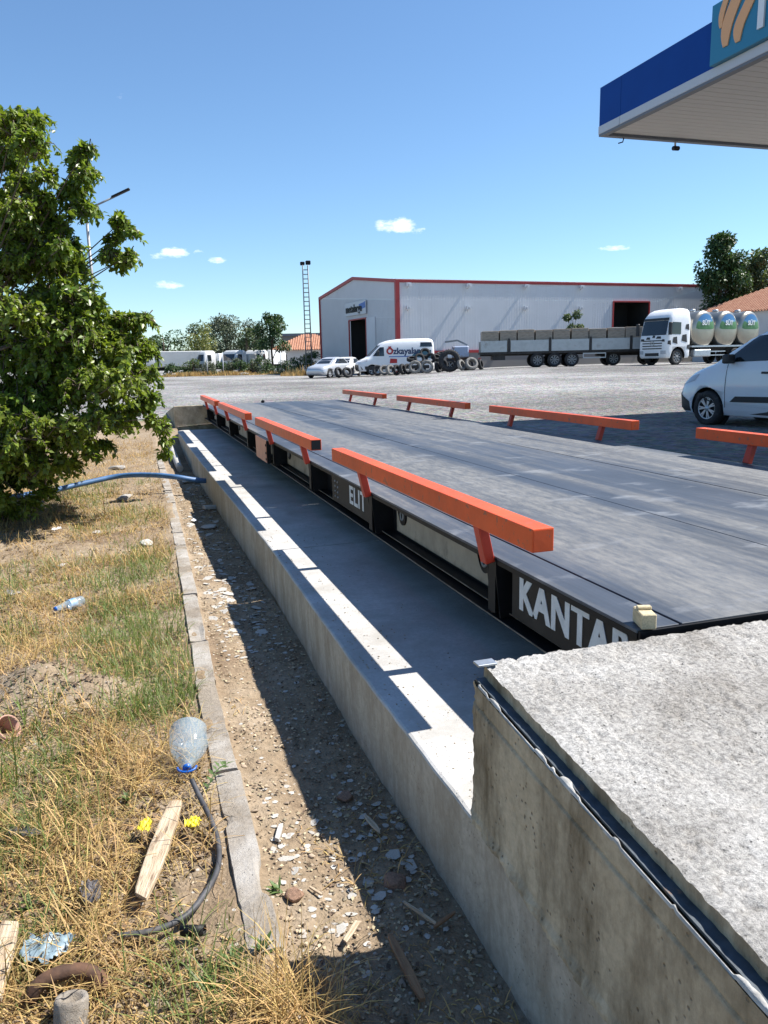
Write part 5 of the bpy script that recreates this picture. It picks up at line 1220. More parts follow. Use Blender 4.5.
TL = [(377, 54, .42, tS, 80, 10, 'black tyre standing by the front wheel of the van'), (384, 53.6, .38, tG, 60, 5, 'grey dusty tyre leaning below the red mark of the van'), (389, 53.2, .40, tG, 78, 40, 'grey tyre seen at an angle under the van lettering'),
      (395, 53.5, .38, tS, 82, 50, 'black tyre standing edge on beside the angled grey tyre'), (401, 53.2, .40, tS, 80, 60, 'narrow looking black tyre in the middle of the row'), (407, 53.6, .38, tS, 75, 30, 'black tyre leaning left of two ring like tyres'),
      (415, 52.8, .48, tLG, 76, 0, 'left of two ring like grey tyres at the foot of the pile'), (427, 52.8, .46, tLG, 76, -8, 'right of two ring like grey tyres at the foot of the pile'),
      (419, 53.4, 1.02, tS, 72, 12, 'black tyre resting on top of the two ring like tyres'), (425, 53.8, 1.35, tS, 60, 0, 'uppermost black tyre of the pile at the van rear'), (431, 53.6, 1.0, tS, 78, -20, 'black tyre in the upper row at the van rear door'),
      (437, 53.2, .40, tS, 82, 55, 'black tyre at the foot of the pile left of the huge one'), (436, 53.8, .95, tS, 30, 20, 'black tyre lying slanted on the pile left of the huge one'), (441, 54.5, .5, tL, 80, 30, 'large black tyre tucked behind the huge tractor tyre'),
      (412, 54.4, .95, tS, 20, 0, 'black tyre lying flat high on the left of the pile'), (442, 54.8, 1.15, tS, 15, 0, 'black tyre lying flat behind the huge tractor tyre'),
      (449, 53.0, .76, tB, 84, 4, 'huge black tractor tyre standing at the right of the pile'), (460, 52.6, .42, tG, 72, 50, 'grey tyre leaning right against the huge tractor tyre'), (471, 52.6, .42, tLG, 62, 12, 'wide grey tyre standing alone right of the pile'),
      (479, 53.4, .38, tS, 78, 65, 'black tyre seen edge on near the trailer rear'), (466, 54.2, .36, tS, 70, -20, 'black tyre behind the wide grey tyre'), (337, 53.4, .36, tS, 76, 55, 'black tyre edge on in front of the small silver car'), (346, 53.2, .34, tS, 70, 35, 'black tyre leaning by the van front bumper')]
for t in TL: tyre(*t)
# parked cars at the left of the van
def small_car(px, d, deg, m, label, L_=4.2, name='parked_car'):
    e = empty(name, (0, 0, 0), 0, label, 'car'); B2 = Body([(.22, 1.98, -1.98, .80, 8), (.35, 2.08, -2.06, .84, 7), (.6, 2.1, -2.08, .86, 5), (.78, 1.95, -2.05, .85, 4.5), (.90, 1.2, -1.95, .84, 5), (.96, .95, -1.85, .80, 6), (1.2, .5, -1.5, .72, 6), (1.38, .05, -1.15, .62, 5), (1.45, -.3, -.8, .4, 4)], 40)
    cut_arches(B2.mesh(2), [(1.3, .3), (-1.3, .3)], .35, .25, .86, [m, M['black_matt']], 'body', e)
    for sd_ in (1, -1):
        for xx in (1.3, -1.3): wheel(e, xx, sd_*.84, .3, .30, .19, 6, True, sd_)
        B2.patch('side_window', M['glass'], e, [(.78, .99), (-1.55, .99), (-1.15, 1.33), (.1, 1.33)], sd_)
        B2.patch('headlight', M['lampglass'], e, [(2.0, .55), (1.6, .6), (1.55, .74), (1.9, .72)], sd_, .008)
    B2.patch('windscreen', M['glass'], e, [(-.68, .99), (.68, .99), (.56, 1.33), (-.56, 1.33)], front=1); B2.patch('rear_window', M['glass'], e, [(-.62, 1.0), (.62, 1.0), (.5, 1.33), (-.5, 1.33)], front=-1)
    vplace(e, lat_of(px, d), d, deg); return e
M['silver'] = mat('silver_paint', (.55, .57, .60), .3, .4)
small_car(329, 56.5, 243, M['silver'], 'small silver car parked left of the white van, facing the yard')
small_car(345, 59, 258, M['dirtywhite'], 'pale car half hidden between the silver car and the van')
# scrap machine between the tyres and the trailer
mc = empty('site_machine', (0, 0, 0), 0, 'small pale blue and white machine standing among tyres before the warehouse wall', 'machine')
M['paleblue'] = mat('pale_blue_paint', (.32, .38, .50), .5, blotch=((.2, .12, .08), 4, .6, .1))
MB().box(-.7, .5, -.45, .45, .95, 1.75).build('hood', M['paleblue'], mc, bevel=.08); MB().box(.5, .8, -.4, .4, .9, 1.5).build('engine_block', M['white'], mc, bevel=.05); MB().box(-.9, .9, -.35, .35, .7, .95).build('chassis', M['rust'], mc)
MB().bar((-.6, 0, 1.8), (.1, 0, 2.15), .12, .12).bar((.1, 0, 2.15), (1.0, 0, 2.05), .12, .12).build('arm', M['greysteel'], mc)
for xx in (-.6, .65):
    for sd_ in (1, -1): wheel(mc, xx, sd_*.6, .42, .42, .22, 5, False, sd_)
vplace(mc, lat_of(459, 56.5), 56.5, 175)
# flatbed trailer ------------------------------------------------------
tr = empty('flatbed_trailer', (0, 0, 0), 0, 'long drop side flatbed trailer with grey boards parked in front of the warehouse', 'trailer')
M['boards'] = mat('grey_aluminium_boards', (.42, .45, .46), .45, .2, var=.1, vscale=2, blotch=((.28, .28, .27), 2, .55, .2)); M['chassis'] = mat('dark_chassis', (.03, .028, .028), .7, var=.3, vscale=3)
LT = 13.0; zb = 1.12
MB().box(-6.5, 6.5, -1.2, 1.2, zb-.16, zb).build('bed', M['chassis'], tr); MB().box(-6.4, 6.3, -.5, -.38, .85, zb-.16).box(-6.4, 6.3, .38, .5, .85, zb-.16).build('chassis_beam', M['chassis'], tr)
for sd_ in (1, -1):
    for a, b_ in ((-6.45, -4.6), (-4.35, -1.7), (-1.5, 1.1), (1.3, 3.9), (4.1, 6.4)):
        MB().box(a, b_, sd_*1.24-.02, sd_*1.24+.02, zb+.0, zb+.78).box(a, b_, sd_*1.24-.03, sd_*1.24+.03, zb+.26, zb+.275).box(a, b_, sd_*1.24-.03, sd_*1.24+.03, zb+.52, zb+.535).build('side_board', M['boards'], tr)
    for a in (-4.47, -1.6, 1.2, 4.0): MB().box(a-.07, a+.07, sd_*1.24-.05, sd_*1.24+.05, zb-.1, zb+.92).build('stake_post', M['chassis'], tr)
    for xx in (-.05, -1.25, -2.45): wheel(tr, xx, sd_*1.2, .50, .50, .32, 8, False, sd_)
    MB().box(.7, 2.3, sd_*1.2-.02, sd_*1.2+.02, .55, .63).box(.7, 2.3, sd_*1.2-.02, sd_*1.2+.02, .85, .93).box(.7, .76, sd_*1.2-.02, sd_*1.2+.02, .631, .849).box(2.24, 2.3, sd_*1.2-.02, sd_*1.2+.02, .631, .849).build('side_guard', M['boards'], tr)
MB().box(-5.6, -4.7, -1.0, 1.0, .55, 1.0).build('spare_box', M['chassis'], tr); MB().box(6.42, 6.5, -1.22, 1.22, zb, zb+1.3).build('head_board', M['boards'], tr); MB().box(-6.5, -6.44, -1.22, 1.22, .6, .75).build('rear_bumper', M['red'], tr)
vplace(tr, lat_of(570, 56.5), 56.5, -4)
M['bale'] = mat('weathered_crate', (.30, .255, .205), .9, var=.2, vscale=3, stretch=(1, 1, 5))
for i in range(10):
    e = MB().box(-.58, .58, -1.0, 1.0, 0, 1.46+.03*(i % 3)).box(-.60, .60, -1.02, 1.02, .08, .14).box(-.60, .60, -1.02, 1.02, 1.3, 1.36).build('crate', M['bale'], bevel=.015)
    mw = Matrix.Translation(tr.location) @ Matrix.Rotation(tr.rotation_euler.z, 4, 'Z'); e.location = mw @ Vector((-5.75+1.25*i, 0, zb+.003)); e.rotation_euler = (0, 0, tr.rotation_euler.z+.02*math.sin(i*3))
    tag(e, ['brown grey crate at the rear end of the flatbed trailer', 'brown grey crate second from the rear end of the trailer', 'brown grey crate third from the rear end of the trailer', 'brown grey crate above the rearmost trailer wheel', 'brown grey crate above the middle trailer wheel', 'brown grey crate below left of the small bush on the trailer', 'brown grey crate right in front of the small bush on the trailer', 'brown grey crate third from the front of the trailer', 'brown grey crate second from the front of the trailer', 'brown grey crate at the trailer front beside the tanker cab'][i], 'crate', 'crates on the flatbed trailer')
tk = empty('tractor_unit', (0, 0, 0), 0, 'dark wheeled rear end of a tractor unit between the trailer and the tanker', 'truck')
MB().box(-2.2, 2.2, -.45, .45, .7, 1.0).build('frame', M['chassis'], tk); MB().box(-.2, 2.2, -1.2, 1.2, 1.0, 2.2).build('cab_back', M['chassis'], tk, bevel=.05)
for sd_ in (1, -1):
    for xx in (-1.2, 1.5): wheel(tk, xx, sd_*1.2, .5, .5, .32, 8, False, sd_)
    MB().box(-1.8, -.6, sd_*1.0-.25, sd_*1.0+.25, 1.03, 1.08).build('mudguard', M['chassis'], tk)
vplace(tk, lat_of(627, 57), 57, -4)
# milk tanker -----------------------------------------------------------
mk = empty('milk_tanker', (0, 0, 0), 0, 'white milk tanker truck with cow spotted cab and three oval labelled silver tanks', 'truck')
Bc = Body([(.45, 1.02, -1.12, 1.18, 10), (.6, 1.10, -1.15, 1.23, 10), (1.2, 1.12, -1.15, 1.24, 10), (1.75, 1.10, -1.15, 1.24, 10), (1.9, 1.06, -1.15, 1.24, 10), (2.9, .82, -1.15, 1.22, 10), (3.1, .78, -1.15, 1.2, 8), (3.45, .45, -1.12, 1.12, 8), (3.6, .15, -1.05, 1.0, 6), (3.66, -.2, -.9, .8, 4)], 48)
cut_arches(Bc.mesh(2), [(.05, .52)], .66, .45, 1.24, [M['white'], M['black_matt']], 'cab', mk)
Bc.patch('windscreen', M['glass'], mk, [(-1.08, 1.95), (1.08, 1.95), (1.04, 2.88), (-1.04, 2.88)], front=1, off=.01); Bc.patch('sun_visor', M['blacktrim'], mk, [(-1.1, 2.90), (1.1, 2.90), (1.08, 3.06), (-1.08, 3.06)], front=1, off=.06)
for z in (1.05, 1.22, 1.39, 1.56): Bc.patch('grille_bar', M['blacktrim'], mk, [(-.85, z), (.85, z), (.85, z+.07), (-.85, z+.07)], front=1, off=.015)
Bc.patch('bumper_slot', M['blacktrim'], mk, [(-.6, .6), (.6, .6), (.6, .8), (-.6, .8)], front=1, off=.01)
for sy in (1, -1): Bc.patch('headlight', M['lampglass'], mk, [(sy*.75, .72), (sy*1.14, .72), (sy*1.14, .95), (sy*.75, .95)], front=1, off=.015)
em = MB().lathe([(.15, 0), (.18, 0), (.18, .03), (.15, .03)], 20, Matrix.Translation((1.125, 0, 1.42)) @ Matrix.Rotation(R(90), 4, 'Y'), closed=True)
for k in range(3): a = R(90+120*k); em.bar((1.14, 0, 1.42), (1.14, math.cos(a)*.16, 1.42+math.sin(a)*.16), .03, .02)
em.build('grille_emblem', M['alloy'], mk)
rs = random.Random(4)
for (yy, z, s0) in ((.55, 1.80, .24), (-.35, 1.76, .2), (.1, 1.86, .14), (.95, 1.60, .13), (-.85, 1.66, .2)): Bc.patch('cow_spot', M['blacktrim'], mk, [(yy-s0, z-.07), (yy+s0*.8, z-.08), (yy+s0*.6, z+.07), (yy-s0*.7, z+.08)], front=1, off=.018)
for sd_ in (1, -1):
    Bc.patch('side_window', M['glass'], mk, [(.74, 2.0), (-.15, 1.98), (-.15, 2.75), (.62, 2.78)], sd_, .01)
    for (xx, z, s0) in ((.35, 1.60, .24), (-.5, 1.72, .27), (-.75, 2.45, .2), (.85, 1.45, .15), (-.9, 1.15, .17)): Bc.patch('cow_spot', M['blacktrim'], mk, [(xx+s0, z-.6*s0), (xx-s0*.9, z-s0), (xx-s0*.6, z+s0), (xx+s0*.8, z+.8*s0)], sd_, .012)
    MB().box(.95, 1.1, sd_*1.42-.12, sd_*1.42+.12, 1.95, 2.75).build('wing_mirror', M['blacktrim'], mk, bevel=.03)
    wheel(mk, .05, sd_*1.2, .52, .52, .32, 8, False, sd_)
    for xx in (-5.6, -6.95): wheel(mk, xx, sd_*1.2, .52, .52, .32, 8, False, sd_)
    MB().box(-4.6, -1.9, sd_*1.1-.04, sd_*1.1+.04, .55, .62).box(-4.6, -1.9, sd_*1.1-.04, sd_*1.1+.04, .8, .87).build('side_guard', M['steel'], mk); MB().box(-3.2, -1.6, sd_*.95-.2, sd_*.95+.2, .5, 1.0).build('fuel_tank', M['steel'], mk, bevel=.06)
MB().box(-8.4, -1.1, -.45, .45, .8, 1.12).build('chassis', M['chassis'], mk); MB().box(-8.4, -1.35, -1.15, 1.15, 1.13, 1.24).build('platform', M['steel'], mk)
M['tank'] = mat('polished_tank', (.36, .34, .29), .32, .8, var=.06, vscale=2)
m, N, L, b = nodes_mat('oval_label'); v = N.new('ShaderNodeTexCoord').outputs['Object']; sxx = N.new('ShaderNodeSeparateXYZ'); L.new(v, sxx.inputs[0]); nn = tex(N, L, 'ShaderNodeTexNoise', v, Scale=4, Detail=5)
a2 = N.new('ShaderNodeMath'); a2.operation = 'MULTIPLY_ADD'; a2.inputs[1].default_value = .6; L.new(nn.outputs[0], a2.inputs[0]); L.new(sxx.outputs[2], a2.inputs[2])
L.new(ramp(N, L, a2.outputs[0], [(.0, (.03, .10, .03)), (.42, (.05, .16, .05)), (.72, (.10, .22, .08)), (.80, (.10, .25, .40)), (1.0, (.05, .17, .36))]), b.inputs['Base Color']); b.inputs['Roughness'].default_value = .4; M['oval'] = m
for i, xx in enumerate((-2.5, -4.75, -7.0)):
    zc = 2.30; prof = [(0, -1.20), (.55, -1.18), (.85, -1.10), (.97, -.98), (.99, -.9), (.99, .9), (.97, .98), (.85, 1.10), (.55, 1.18), (0, 1.20)]
    b = MB().lathe(prof, 40, Matrix.Translation((xx, 0, zc)) @ Matrix.Rotation(R(-90), 4, 'X') @ Matrix.Scale(1.25, 4, (0, 1, 0)) @ Matrix.Scale(1.15, 4, (1, 0, 0))); t = b.build('tank', M['tank'], mk)
    MB().lathe([(.14, 0), (.2, 0), (.2, .16), (0, .2)], 16, Matrix.Translation((xx, 0, zc+1.2))).build('hatch', M['steel'], t)
    for sd_ in (1, -1):
        f_ = []; n2 = 28; V = [(0, 1.205, 0)]; Fq = []
        for r_ in (.35, .6, .80):
            for k in range(n2):
                a = math.pi*k/(n2-1); V.append((r_*1.06*math.cos(a), 1.212-.10*(r_/.85)**3.2, r_*1.28*math.sin(a)))
        for k in range(n2-1): Fq.append((0, 1+k, 2+k, 2+k)[:3]+(0,)) if False else None
        tri = [(0, 1+k, 2+k) for k in range(n2-1)]
        for r0 in range(2):
            for k in range(n2-1):
                A0 = 1+r0*n2+k; tri += [(A0, A0+n2, A0+n2+1), (A0, A0+n2+1, A0+1)]
        V = np.array(V); V[:, 1] *= sd_; V[:, 2] *= 1.0
        lb = link('oval_label', npmesh('oval_label', V, np.array(tri)), M['oval'], t); lb.location = (xx, 0, zc)
        me = text_mesh('SÜT', .42, .01, .012, align='CENTER'); me.materials.append(M['white']); to = link('lettering', me, None, t)
        to.matrix_basis = Matrix(((-sd_, 0, 0, xx), (0, 0, sd_, sd_*1.215), (0, 1, 0, zc+.28), (0, 0, 0, 1)))
vplace(mk, lat_of(664, 53), 53, 207)

# ------------------------------------------------------------------ trees far away
M['leaf_dark'] = leafmat('dark_foliage', (.035, .075, .025), (.06, .12, .02), .4, .5, .2, col2=(.06, .10, .03), vs=.4)
M['leaf_mid'] = leafmat('mid_foliage', (.075, .11, .05), (.12, .18, .04), .4, .5, .25, col2=(.11, .14, .06), vs=.4)
M['leaf_grey'] = leafmat('grey_green_foliage', (.09, .115, .07), (.12, .15, .07), .35, .6, .2, col2=(.12, .14, .09), vs=.4)
M['leaf_pale'] = leafmat('yellow_green_foliage', (.15, .17, .05), (.24, .27, .05), .35, .5, .3, col2=(.19, .19, .07), vs=.4)
def far_tree(name, lat, d, H, W_, base, m, label, n, seed, leaf=.26, cat='tree', top=.5, grp=None, blobs=12, z=None):
    p = cw(lat, d); z = gz(p.x, p.y) if z is None else z; e = empty(name, (p.x, p.y, z), 0, label, cat, grp); g = np.random.default_rng(seed); LV = []; VF = []; off = 0; C = []
    for k in range(blobs):
        t = g.random(); hh = base+(H-base)*(.12+.82*t); ww = W_*.5*(1-top*t**1.4)*.75; a = g.random()*6.28; q = g.random()**.5*ww; C.append((q*math.cos(a), q*math.sin(a), hh, W_*.5*(.30+.22*g.random())*(1-.35*t)))
    for (x, y, zz, r_) in C:
        P_, D_, N_, L1, W1 = rand_leaves(g, (x, y, zz), (r_, r_, r_*.8), n//blobs, leaf, leaf*.6, .4, .3)
        V_, F_ = leaf_arrays(P_, D_, N_, L1, W1); LV.append(V_); VF.append(F_+off); off += len(V_)
    tag(link('crown', npmesh('crown', np.concatenate(LV), np.concatenate(VF)), m, e), kind='stuff')
    b = MB(); tr_ = max(.05, W_*.03); b.tube([(0, 0, -.2), (tr_*.5, 0, base*.6), (0, tr_, base+(H-base)*.4), (0, 0, H*.85)], [tr_*1.2, tr_, tr_*.7, tr_*.15], 9); b.build('trunk', M['bark'], e)
    b = MB()
    for (x, y, zz, r_) in C[:8]: b.tube([(0, 0, max(base*.6, zz*.45)), (x*.5, y*.5, zz*.8), (x, y, zz)], [tr_*.45, tr_*.3, tr_*.08], 5, cap=False)
    b.build('branch', M['bark'], e); return e
far_tree('tree', lat_of(197, 88), 88, 5.5, 4.6, 1.6, M['leaf_pale'], 'thin yellow green tree in front of the white lorries at the far left', 1600, 61, .28, top=.3)
far_tree('tree', lat_of(228, 92), 92, 6.6, 7.0, 1.4, M['leaf_grey'], 'wide grey green tree, tallest of the far left clump', 3800, 62, .28, top=.5, blobs=18)
far_tree('tree', lat_of(250, 94), 94, 6.2, 6.0, 1.4, M['leaf_grey'], 'grey green tree joined to the right of the wide one', 2800, 66, .28, top=.4, blobs=14)
far_tree('tree', lat_of(247, 88), 88, 6.4, 1.8, 2.6, M['leaf_mid'], 'slender wispy tree rising above the far clump', 500, 63, .26, top=.6, blobs=7)
far_tree('tree', lat_of(272, 86), 86, 6.6, 4.3, 1.8, M['leaf_dark'], 'dark green tree standing just left of the tiled roof house', 3400, 64, .28, top=.35, blobs=16)
far_tree('tree', lat_of(256, 90), 90, 5.0, 4.4, 1.2, M['leaf_mid'], 'mid green tree left of the dark one in the far clump', 1800, 65, .28, top=.35)
far_tree('tree', lat_of(165, 130), 130, 7.0, 10, .8, M['leaf_dark'], 'low dark tree line tree behind the white lorries, far left', 2600, 67, .4, top=.3)
far_tree('tree', lat_of(205, 130), 130, 7.5, 11, .8, M['leaf_mid'], 'dull green tree behind the roofs of the white lorries', 2600, 68, .4, top=.3)
for i, (px_, d, H_, W_, m, lb) in enumerate([(193, 82, 1.9, 2.6, 'leaf_mid', 'round green shrub at the yard edge left of the lamp posts'), (252, 82, 1.7, 3.0, 'leaf_mid', 'low green shrub at the yard edge under the dark tree'), (240, 81, 1.3, 2.2, 'leaf_dark', 'small dark shrub at the far yard edge'), (300, 78, 1.9, 2.8, 'leaf_dark', 'dark shrub in front of the white tiled roof house'),
                                            (311, 76, 2.4, 2.2, 'leaf_dark', 'dark shrub at the foot of the lattice mast'), (285, 80, 1.2, 3.0, 'leaf_dark', 'low dark shrub left of the lattice mast'), (208, 82, 1.3, 3.0, 'leaf_grey', 'dry grey shrub between parked white lorries'), (222, 83, 1.6, 2.6, 'leaf_dark', 'dark shrub under the wide grey green tree'), (266, 82, 1.9, 2.6, 'leaf_dark', 'dark shrub just left of the tiled roof house'), (172, 82, 1.2, 3.2, 'leaf_dark', 'dark low shrub before the leftmost white lorry'), (232, 82, 1.9, 2.0, 'leaf_grey', 'grey shrub between the wide tree and the dark one')]):
    far_tree('shrub', lat_of(px_, d), d, H_, W_, .15, M[m], lb, 700, 80+i, .2, 'shrub', top=.3, blobs=7)
far_tree('tree', lat_of(718, 70), 70, 11.2, 5.8, 3.2, M['leaf_dark'], 'tall dark green tree above the tiled roof at the right', 9500, 171, .30, top=.72, blobs=34)
far_tree('tree', lat_of(749, 72), 72, 9.8, 5.0, 3.0, M['leaf_mid'], 'lighter green tree right of the tall dark one', 6000, 72, .30, top=.45, blobs=22)
far_tree('tree', lat_of(775, 73), 73, 8.9, 6.5, 2.5, M['leaf_dark'], 'tree at the right edge behind the tiled roof', 4600, 73, .34, top=.5, blobs=12)
far_tree('bush', lat_of(572, 61), 61, 4.1, 2.0, 1.0, M['leaf_mid'], 'small green bush behind the crates of the flatbed trailer', 1600, 74, .18, 'bush', top=.2, blobs=6)
dr = MB(); gg = np.random.default_rng(77)
def strip(name, m, n, latr, dr_, hgt, seed, label, cat):
    g = np.random.default_rng(seed); la = g.uniform(*latr, n); d = g.uniform(*dr_, n); X_ = la*hy+d*hx; Y_ = -la*hx+d*hy; Z_ = zyard(X_, Y_); H = hgt*(.4+g.random(n)*.8)*(.4+smooth(fbm(X_*.4, Y_*.4, 3, seed), .35, .7)); a = g.random(n)*6.28
    w3 = np.stack([np.cos(a), np.sin(a), 0*a], -1)*.05; top_ = np.stack([X_+.25*H*np.cos(a*3), Y_+.25*H*np.sin(a*3), Z_+H], -1); b0 = np.stack([X_, Y_, Z_-.02], -1)
    V = np.stack([b0-w3, b0+w3, top_+w3*.2, top_-w3*.2], 1).reshape(-1, 3); F = (np.arange(n)*4)[:, None]+np.array([0, 1, 2, 3]); return tag(link(name, npmesh(name, V, F), m), label, cat, None, 'stuff')
strip('dry_weeds', M['straw'], 5000, (-27, -8), (78, 82), .32, 5, 'dry weeds along the far left edge of the gravel yard', 'weeds')
strip('dry_weeds', M['leaf_mid'], 1500, (-27, -8), (79, 83), .45, 6, 'green weeds along the far left edge of the gravel yard', 'weeds')
strip('dry_weeds', M['straw'], 900, (-8.5, -5.3), (66, 74), .7, 7, 'dry weeds by the lattice mast and the silver car', 'weeds')
# ------------------------------------------------------------------ house, mast, lorries, lamps
def far_house(lat, d, deg, w_, l_, h_, rh, wallm, roofm, label, name='house', nw=3):
    e = empty(name, (0, 0, 0), 0, label, 'house'); MB().box(-l_/2, l_/2, -w_/2, w_/2, -.3, h_).build('wall', wallm, e)
    b = MB(); o_ = .4; A = [b.bm.verts.new(p) for p in ((-l_/2-o_, -w_/2-o_, h_), (l_/2+o_, -w_/2-o_, h_), (l_/2+o_, w_/2+o_, h_), (-l_/2-o_, w_/2+o_, h_))]; rr_ = max(.1, l_/2-w_/2); T = [b.bm.verts.new((-rr_, 0, h_+rh)), b.bm.verts.new((rr_, 0, h_+rh))]
    b.bm.faces.new((A[0], A[1], T[1], T[0])); b.bm.faces.new((A[2], A[3], T[0], T[1])); b.bm.faces.new((A[1], A[2], T[1])); b.bm.faces.new((A[3], A[0], T[0])); b.bm.faces.new(list(reversed(A))); b.build('roof', roofm, e)
    tl = MB(); n = int((l_+2*o_)/.28)
    for sgn in (-1, 1):
        for k in range(n):
            x = -l_/2-o_+.14+k*.28; t = max(0, min(1, (abs(x)-rr_)/(l_/2+o_-rr_))); y1 = sgn*(w_/2+o_)*t; z1 = h_+rh*(1-t)
            tl.bar((x, sgn*(w_/2+o_), h_+.05), (x, y1, z1+.05), .14, .10)
        for k in range(int((w_+2*o_)/.28)):
            y = -w_/2-o_+.14+k*.28; t = abs(y)/(w_/2+o_); tl.bar((sgn*(l_/2+o_), y, h_+.05), (sgn*(rr_+(l_/2+o_-rr_)*t), y, h_+rh*(1-t)+.05), .14, .10)
    tag(tl.build('roof_tiles', roofm, e), kind='stuff')
    for k in range(nw):
        x = -l_/2+(k+.5)*l_/nw; MB().box(x-.45, x+.45, -w_/2-.04, -w_/2-.005, 1.0, 2.1).build('window', M['glass'], e)
    vplace(e, lat, d, deg); return e
M['housewall'] = mat('white_house_wall', (.62, .62, .60), .8, var=.06, vscale=.7); M['tiles'] = mat('terracotta_tiles', (.38, .17, .10), .85, col2=(.50, .27, .17), vscale=3)
far_house(lat_of(310, 98), 98, 0, 7, 8.6, 2.6, 1.9, M['housewall'], M['tiles'], 'white single storey house with orange tiled roof left of the warehouse')
far_house(lat_of(806, 68), 68, 25, 9, 17, 3.9, 2.3, M['housewall'], M['tiles'], 'building with a long terracotta tiled roof behind the tanker at the right edge')
gb = empty('grey_building', (0, 0, 0), 0, 'low flat roofed grey building behind the tiled roof house', 'building'); MB().box(-5, 5, -4, 4, -.3, 5.0).build('wall', M['plinth'], gb); MB().box(-5.5, 5.5, -4.5, 4.5, 5.0, 5.35).build('roof', M['darktrim'], gb)
for k in range(4): MB().box(-4+2.2*k, -3+2.2*k, -4.04, -4.0, 3.4, 4.3).build('window', M['glass'], gb)
vplace(gb, lat_of(318, 120), 120, 0)
mast = empty('lattice_mast', (0, 0, 0), 0, 'tall slender steel lattice floodlight mast left of the warehouse', 'mast'); mh = 9.9
for (x, y) in ((-.28, -.28), (.28, -.28), (.28, .28), (-.28, .28)): MB().tube([(x, y, -.2), (x*.85, y*.85, mh)], .035, 6).build('mast_leg', M['greysteel'], mast)
b = MB()
for k in range(24):
    z = .2+k*mh/24.5; s0 = .28*(1-.15*z/mh); 
    for (x0, y0, x1, y1) in ((-s0, -s0, s0, -s0), (s0, -s0, s0, s0), (s0, s0, -s0, s0), (-s0, s0, -s0, -s0)): b.tube([(x0, y0, z), (x1, y1, z)], .022, 5)
tag(b.build('rungs', M['greysteel'], mast), kind='stuff'); MB().box(-.45, -.05, -.2, .2, mh, mh+.3).build('floodlight', M['black'], mast, bevel=.04); MB().box(.05, .5, -.2, .2, mh+.05, mh+.4).build('floodlight', M['black'], mast, bevel=.04)
vplace(mast, lat_of(309, 74), 74, 10)
# street lamp behind the tree
lp = empty('street_lamp', (0, 0, 0), 0, 'grey street lamp with a raised arm rising behind the leafy tree', 'street lamp')
MB().tube([(0, 0, 0), (0, 0, 7.0)], [.085, .05], 12).build('pole', M['greysteel'], lp); MB().tube([(0, 0, 6.95), (1.05, 0, 7.42)], .035, 8).build('arm', M['greysteel'], lp)
MB().bar((.95, 0, 7.40), (1.62, 0, 7.70), .20, .07).build('lamp_head', M['black'], lp, bevel=.02); MB().lathe([(.10, 0), (.14, .08), (.0, .09)], 14, Matrix.Translation((0, 0, -.02))).build('base_collar', M['greysteel'], lp)
vplace(lp, -10.72, 30, 8, z=-.40)
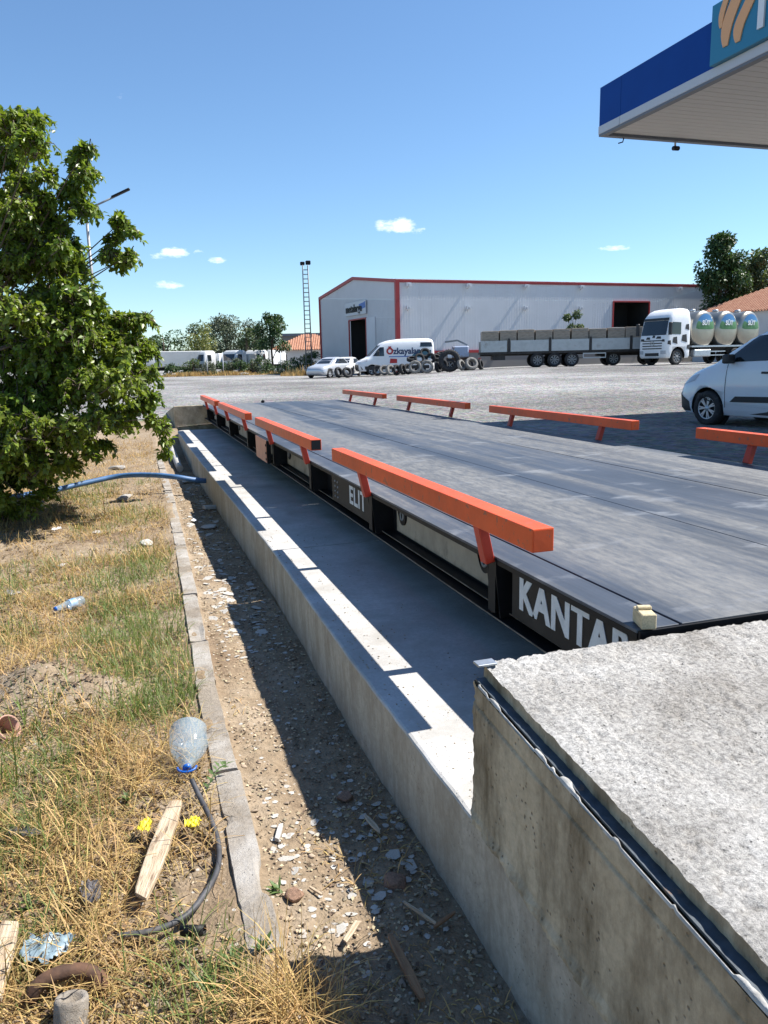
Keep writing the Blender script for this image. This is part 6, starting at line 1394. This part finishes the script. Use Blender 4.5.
# lorries beyond the yard edge
def lorry(px, d, deg, boxh, L_, label, boxm):
    e = empty('parked_lorry', (0, 0, 0), 0, label, 'lorry'); MB().box(-L_/2, L_/2-2.1, -1.2, 1.2, 1.0, 1.0+boxh).build('cargo_box', boxm, e, bevel=.05); MB().box(-L_/2, L_/2, -.5, .5, .6, .98).build('chassis', M['chassis'], e)
    x0 = L_/2; Bl = Body([(.45, x0, x0-1.9, 1.1, 9), (1.3, x0+.02, x0-1.9, 1.14, 9), (1.5, x0, x0-1.9, 1.14, 9), (2.4, x0-.3, x0-1.9, 1.08, 8), (2.6, x0-.6, x0-1.8, .9, 6)], 32)
    bm_ = Bl.mesh(1); me = bpy.data.meshes.new('cab'); bm_.to_mesh(me); bm_.free(); link('cab', me, M['dirtywhite'], e)
    Bl.patch('windscreen', M['glass'], e, [(-.95, 1.5), (.95, 1.5), (.88, 2.2), (-.88, 2.2)], front=1)
    Bl.patch('grille', M['blacktrim'], e, [(-.8, .8), (.8, .8), (.8, 1.2), (-.8, 1.2)], front=1)
    for sd_ in (1, -1):
        Bl.patch('side_window', M['glass'], e, [(x0-.25, 1.5), (x0-1.1, 1.5), (x0-1.1, 2.15), (x0-.5, 2.15)], sd_)
        for xx in (x0-1.0, -L_/2+1.4): wheel(e, xx, sd_*1.1, .42, .42, .25, 5, False, sd_)
    vplace(e, lat_of(px, d), d, deg); return e
lorry(170, 84, 205, 1.6, 6.8, 'white lorry at the far left, partly behind the leafy tree', M['dirtywhite']); lorry(212, 86, 238, 1.3, 4.6, 'white lorry between the thin tree and the grey green tree', M['white'])
lorry(243, 87, 235, 1.2, 4.6, 'white lorry parked under the grey green trees', M['dirtywhite']); lorry(265, 90, 250, 1.6, 6.0, 'pale blue white lorry cab seen between two far trees', M['white'])
# yard edge posts and rubble
for i, (px_, lb) in enumerate([(207, 'thin pale post at the far yard edge, left one'), (223, 'thin pale post at the far yard edge near the shrubs'), (281, 'thin pale post left of the lattice mast')]):
    p = cw(lat_of(px_, 80), 80); tag(MB().tube([(0, 0, -.1), (0, 0, 2.3)], .05, 8).build('post', M['lightgrey'], loc=(p.x, p.y, gz(p.x, p.y))), lb, 'post')
for i, (px_, d, s0, lb) in enumerate([(175, 80, .35, 'pile of pale rubble at the far left yard edge'), (243, 79, .3, 'white heap of rubble under the far shrubs'), (225, 80.5, .35, 'pale rubble heap right of the round shrub')]):
    p = cw(lat_of(px_, d), d); o = link('stone', rock_mesh(50+i, M['greystone'])); o.location = (p.x, p.y, gz(p.x, p.y)+.1); o.scale = (s0*2, s0, s0); tag(o, lb, 'rubble')
# objects close to the deck
o = rock(2.76, 17.35, .05, M['black'], 'small black lump on the far end of the deck', seed=33); o.location.z = .03
p = cw(lat_of(716, 22), 22); bxn = MB().box(-.28, .28, -.2, .2, 0, .82).box(-.29, .29, -.21, .21, .78, .84).build('wooden_box', M['timber'], bevel=.01, loc=(p.x, p.y, gz(p.x, p.y)), rot=(0, 0, .3)); tag(bxn, 'pale yellow wooden box standing in the yard beyond the white car bonnet', 'box')
for i, (px_, d) in enumerate([(660, 24), (575, 30)]):
    pass
